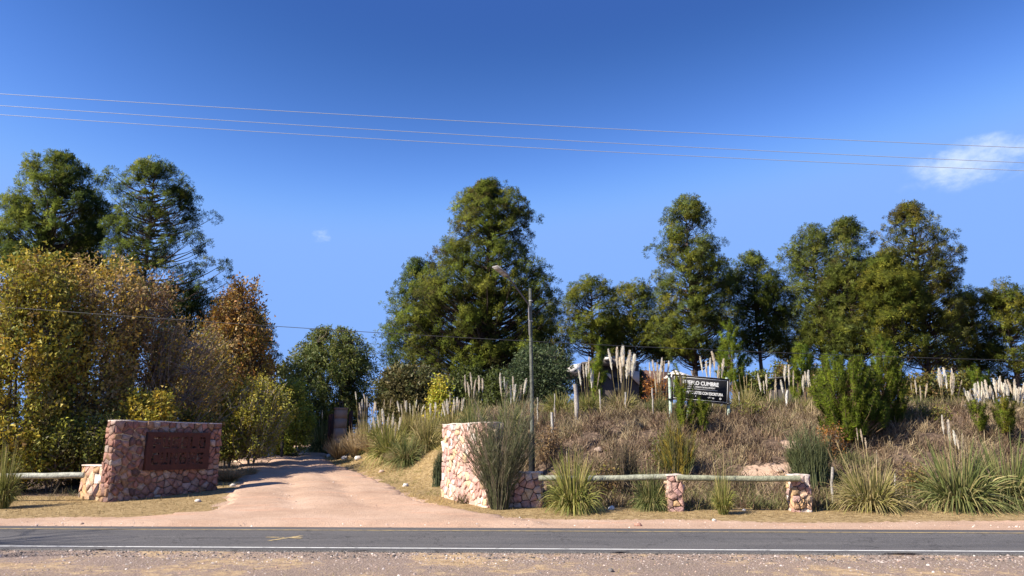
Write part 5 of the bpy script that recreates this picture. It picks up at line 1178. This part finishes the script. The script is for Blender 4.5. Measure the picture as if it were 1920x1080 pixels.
cA = pal(rt, len(bk), [(.20, .13, .082), (.30, .205, .13), (.40, .30, .185), (.11, .07, .046)], .28); cB = pal(rt, len(bk), [(.40, .31, .18), (.48, .38, .23), (.30, .22, .13)], .15); cC = pal(rt, len(bk), [(.17, .17, .065), (.23, .21, .08), (.12, .13, .05)], .15)
pc = np.where(((pn > .35) | (rt.random(len(bk)) < .16))[:, None], cB, cA); pc = np.where(((pn < -.62) | ((dd < 1.3) & (rt.random(len(bk)) < .25)) | ((dd > 7) & (rt.random(len(bk)) < .5)))[:, None], cC, pc)
hh_ = .50 + .26 * wob(bk[:, 0], bk[:, 1], 1.9, 2.7) + rt.uniform(-.12, .16, len(bk)); hh_ = np.clip(hh_ * np.where(dd < 6.5, 1.0, 1.1), .16, .95)
tufts('bank_grass', 'dry brown grass covering the bank', bk, hh_, 9, .023, None, .38, 52, (.1, .5), 2, .08, pcol=pc * .82)
# rounded mounds of old growth
mn = bk[(rt.random(len(bk)) < .032) & (dd > .3)]
mp_ = rep(mn, 9) + np.c_[rt.normal(0, .26, (len(mn) * 9, 2)), np.zeros(len(mn) * 9)]; mp_[:, 2] = gz(mp_[:, 0], mp_[:, 1])
mc = rep(pal(rt, len(mn), [(.15, .10, .07), (.23, .155, .105), (.10, .07, .05), (.36, .28, .17), (.16, .16, .065)], .15), 9)
tufts('mound_grass', 'rounded mounds of old brown growth on the bank', mp_, rep(rt.uniform(.5, 1.05, len(mn)), 9), 8, .015, None, .7, 59, (.1, .7), 2, .08, pcol=mc)
# tangled dead twigs in the brown grass
tw = bk[rt.random(len(bk)) < .10]; tufts('dead_brush', 'tangled grey-brown dead brush on the bank', tw, rt.uniform(.35, .75, len(tw)), 9, .010, [(.24, .17, .13), (.33, .25, .20), (.14, .095, .075)], .7, 53, (0, .25), 2, .12)
# grassy slope between track and pale wall and beyond
sl = scatter(15000, -13, -1.0, 24.0, 48, lambda x, y: (~in_drive(x, y, .1)) & (x > np.interp(y, DD, dr)) & (x < -1.9 + (y > 26.5) * 9) & (bd(x, y) < 8))
sn = wob(sl[:, 0], sl[:, 1], .9, 3.); sc = np.where((sn > -.25)[:, None], pal(rt, len(sl), [(.44, .32, .12), (.52, .39, .17), (.36, .26, .10)], .12), pal(rt, len(sl), [(.27, .24, .075), (.20, .19, .06)], .12))
sc = np.where(((bd(sl[:, 0], sl[:, 1]) > 3.0))[:, None], pal(rt, len(sl), [(.30, .27, .075), (.21, .21, .055), (.40, .32, .12)], .12), sc)
tufts('slope_grass', 'short yellow grass on the slope right of the track', sl, np.where(bd(sl[:, 0], sl[:, 1]) > 3., rt.uniform(.2, .6, len(sl)), rt.uniform(.05, .15, len(sl))), 7, .016, None, .6, 54, (.1, .6), 1, .09, pcol=sc)
wd = scatter(1800, 5, 19, 22.2, 25.2, lambda x, y: (y + .04 * x > 23.1) & (wob(x, y, 1.3, 8.) > -.35) & ((x < 8.2) | (x > 9.2)))
tufts('roadside_weeds', 'tangled olive and straw weeds between the roadside clumps', wd, rt.uniform(.3, .75, len(wd)), 9, .014, [(.20, .20, .07), (.30, .26, .11), (.15, .16, .055), (.42, .34, .19), (.20, .14, .09)], .5, 63, (.2, .9), 3, .1)
# plateau: taller olive grass behind the bank edge
pt = scatter(2800, -8, 36, 30, 47, lambda x, y: (bd(x, y) > 6.3) & (np.abs(x) < y * .75 + 1))
tufts('plateau_grass', 'tall olive grass on top of the bank', pt, rt.uniform(.35, .95, len(pt)), 10, .020, [(.17, .175, .05), (.24, .22, .07), (.34, .28, .13), (.12, .13, .04)], .35, 55, (.1, .5), 2, .14)
# verges
vg = scatter(9500, -20, 20, 21.0, 26.5, lambda x, y: (~dirt_at(x, y - .1)) & (~in_drive(x, y, .15)) & (bd(x, y) < .35) & ((x < -8) | (x > -4.2)))
tufts('verge_grass', 'short straw-coloured grass on the verges', vg, rt.uniform(.03, .15, len(vg)), 6, .013, [(.36, .25, .11), (.44, .32, .155), (.27, .19, .085), (.19, .16, .06), (.17, .12, .06)], .8, 56, (.1, .7), 1, .10, w=[3, 3, 3, 1.5, 1.5])
# understory of the thicket, left
us = scatter(2900, -32, -6.8, 25.6, 60, lambda x, y: (x < np.interp(y, DD, dl) - .35) & (np.abs(x) < y * .8 + 1) & ((y - 26.2 > (-x - 14) * -.3) | (x < -14)))
tufts('thicket_grass', 'mixed dry and green grass under the thicket', us, rt.uniform(.12, .5, len(us)), 9, .016, [(.08, .085, .03), (.16, .13, .07), (.22, .17, .10), (.05, .06, .025)], .5, 57, (.1, .5), 2, .14)
# near shoulder
v0 = lambda x, y: y + .04 * x
def patch(x, y): return (wob(x, y * 1.6, 1.1, .4) + .6 * wob(x, y, 3.1, 2.) > -.1)
ns_ = scatter(10500, -10, 10, 9.4, 12.95, lambda x, y: (v0(x, y) < 12.78) & (patch(x, y) & (v0(x, y) < 12.3) | (rt.random(len(x)) < .12)))
tufts('shoulder_grass', 'sparse dry grass on the gravel shoulder', ns_, rt.uniform(.02, .085, len(ns_)), 7, .008, [(.42, .32, .17), (.34, .26, .12), (.5, .4, .22), (.20, .18, .07)], 1.1, 58, (.1, .6), 1, .05)
# pebbles
def pebbles(name, label, pts, size, cols, seed):
    r = np.random.default_rng(seed); n = len(pts)
    base = np.array([[1, 0, 0], [.5, .87, 0], [-.5, .87, 0], [-1, 0, 0], [-.5, -.87, 0], [.5, -.87, 0], [.3, .3, .7], [-.45, .1, .75], [.2, -.45, .65]])
    F0 = np.array([[0, 1, 6], [1, 2, 6], [2, 7, 6], [2, 3, 7], [3, 4, 7], [4, 8, 7], [4, 5, 8], [5, 0, 8], [0, 6, 8], [6, 7, 8]])
    B = base[None] * r.uniform(.7, 1.25, (n, 9, 1)); a = r.uniform(0, 6.28, n); ca, sa = np.cos(a)[:, None], np.sin(a)[:, None]
    x = B[..., 0] * ca - B[..., 1] * sa * .75; y = B[..., 0] * sa + B[..., 1] * ca * .75; V = np.stack([x, y, B[..., 2] * .9 - .12], -1) * size[:, None, None] + pts[:, None]
    F = (F0[None] + (np.arange(n) * 9)[:, None, None]).reshape(-1, 3); c = pal(r, n, cols, .2)
    return tag(link(name, mesh_np(name, V.reshape(-1, 3), F, rep(c, 9), M['pebble'])), label, None, None, 'stuff')
PC = [(.34, .27, .24), (.45, .38, .34), (.25, .20, .18), (.46, .40, .36), (.14, .12, .115), (.38, .26, .2)]
pp = scatter(9000, -9.5, 9.5, 9.4, 13.2, lambda x, y: (v0(x, y) < 12.84) & (rt.random(len(x)) < .3 + .7 * ss((v0(x, y) - 11.4) / 1.2)))
pebbles('gravel', 'loose gravel on the near shoulder', pp, np.clip(rt.lognormal(-4.5, .5, len(pp)), .005, .045), PC, 60)
ed = scatter(6500, -9.8, 9.8, 12.2, 13.3, lambda x, y: (v0(x, y) < 12.92) & (v0(x, y) > 12.45 + .15 * wob(x, y, 1.5, 1.))); pebbles('edge_gravel', 'broken gravel along the asphalt edge', ed, np.clip(rt.lognormal(-4.3, .4, len(ed)), .006, .04), [(.06, .052, .05), (.12, .10, .09), (.045, .04, .038), (.32, .27, .24)], 61)
dp_ = scatter(7500, -16, 14, 19.2, 30, lambda x, y: (dirt_at(x, y) | in_drive(x, y)) & (rt.random(len(x)) < .35 + .65 * (np.abs(wob(x, y, .8, 1.)) > .5))); dp_[:, 2] += .065 * in_drive(dp_[:, 0], dp_[:, 1])
pebbles('track_gravel', 'small stones lying on the dirt track', dp_, np.clip(rt.lognormal(-4.2, .5, len(dp_)), .006, .05), [(.50, .40, .33), (.36, .25, .2), (.62, .55, .49), (.25, .18, .15)], 62)

# single rocks one can point at
def rock(label, px, row, size, col, seed, group='loose rocks along the verges'):
    r = np.random.default_rng(seed); b = G_row(px, row); th = np.linspace(0, math.pi, 6)[1:-1]; V = []
    for t_ in th:
        for k in range(8): V.append((math.sin(t_) * math.cos(k * .785), math.sin(t_) * math.sin(k * .785) * .75, math.cos(t_) * .6))
    V = np.array(V + [(0, 0, .58), (0, 0, -.6)]); V *= r.uniform(.78, 1.2, (len(V), 1)); V = V * size / 2 + [0, 0, size * .12]
    Fq = np.array([[i * 8 + k, i * 8 + (k + 1) % 8, (i + 1) * 8 + (k + 1) % 8, (i + 1) * 8 + k] for i in range(3) for k in range(8)])[:, ::-1]
    Ft = np.array([[32, k, (k + 1) % 8] for k in range(8)] + [[33, 24 + (k + 1) % 8, 24 + k] for k in range(8)])
    o = link('rock', mesh_np('rock', V, [Fq, Ft], np.tile(col, (34, 1)), M['stone'])); o.location = b; o.rotation_euler = (0, 0, r.uniform(0, 6)); tag(o, label, 'rock', group)
LR = (.58, .53, .48)
rock('pale flat rock on the verge right of the entrance sign wall', 371, 941, .22, LR, 1)
rock('white rock in the verge grass below the big foreground pampas', 1147, 955, .26, (.66, .64, .60), 2)
rock('pale stone on the straw verge in front of the green rail', 1339, 977, .15, LR, 3)
rock('small white stone at the base of the green rail gap', 1395, 958, .14, LR, 4)
rock('grey-white boulder at the track edge below the straw tussock', 617, 857, .5, LR, 5)
rock('pale boulder between the straw tussock and the brown tussock', 646, 861, .45, LR, 6)
rock('long pale rock below the brown tussock', 672, 862, .5, LR, 7)
rock('pinkish rock on the slope edge halfway down the track', 716, 886, .3, (.5, .36, .3), 8)
rock('pale rock in the slope grass near the track mouth', 760, 912, .28, LR, 9)
rock('dark stone on the near gravel shoulder, right of centre', 1145, 1072, .11, (.16, .14, .13), 10)
rock('brown earth clod lying on the dirt strip beside the road', 1196, 986, .2, (.36, .2, .15), 11)
rock('pink rock half set in the bare earth of the bank', 1462, 884, .34, (.46, .34, .27), 12)
rock('pale rock in the dry grass above the foreground pampas', 1122, 846, .36, (.33, .25, .2), 14)
rock('pale rock low on the bank behind the hidden green rail', 1160, 908, .35, (.48, .36, .28), 15)
rock('pale rock at the left edge of the track mouth', 436, 912, .25, LR, 16)

# bare roadside tree just outside the frame on the left: its thin branches shade the road
def bare_tree(label, base, H, seed):
    r = np.random.default_rng(seed); e = empty('bare_tree', base, label, 'tree'); A = Acc()
    def grow(p, d, L, rad, lv):
        n = 5; pts = [p]
        for _ in range(n - 1): d = unit(d + r.normal(0, .09, 3) + np.array([0, 0, .05])); pts.append(pts[-1] + d * L / (n - 1))
        A.tube(pts, np.linspace(rad, rad * .6, n), 6 if lv < 2 else 4, (.09, .07, .06), caps=False)
        if lv < 4:
            for k in range([3, 4, 3, 3][lv]):
                a = r.uniform(0, 6.28); s = np.array([math.cos(a), math.sin(a), .4]); q = pts[-1] if k == 0 else pts[r.integers(2, n)]
                grow(q, unit(d + s * .42), L * r.uniform(.55, .8), rad * .55, lv + 1)
    grow(np.array([0, 0, -.1]), np.array([0, 0, 1.]), H * .36, .14, 0); link('trunk', A.mesh('trunk', M['bark'], True), e)
bx = -16.6; by = 9.0
bare_tree('bare leafless tree standing just left of the view beside the road', (bx, by, float(gz(bx, by))), 11.5, 5)
if __name__ == '__main__':
    _t = {}
    for _o in bpy.data.objects:
        if _o.type == 'MESH': _t[_o.data.name] = (len(_o.data.loops) - 2 * len(_o.data.polygons), _o.data.users)
    print('TRIS unique', sum(a for a, b in _t.values()), 'max', sorted(((a, k) for k, (a, b) in _t.items()), reverse=True)[:12])
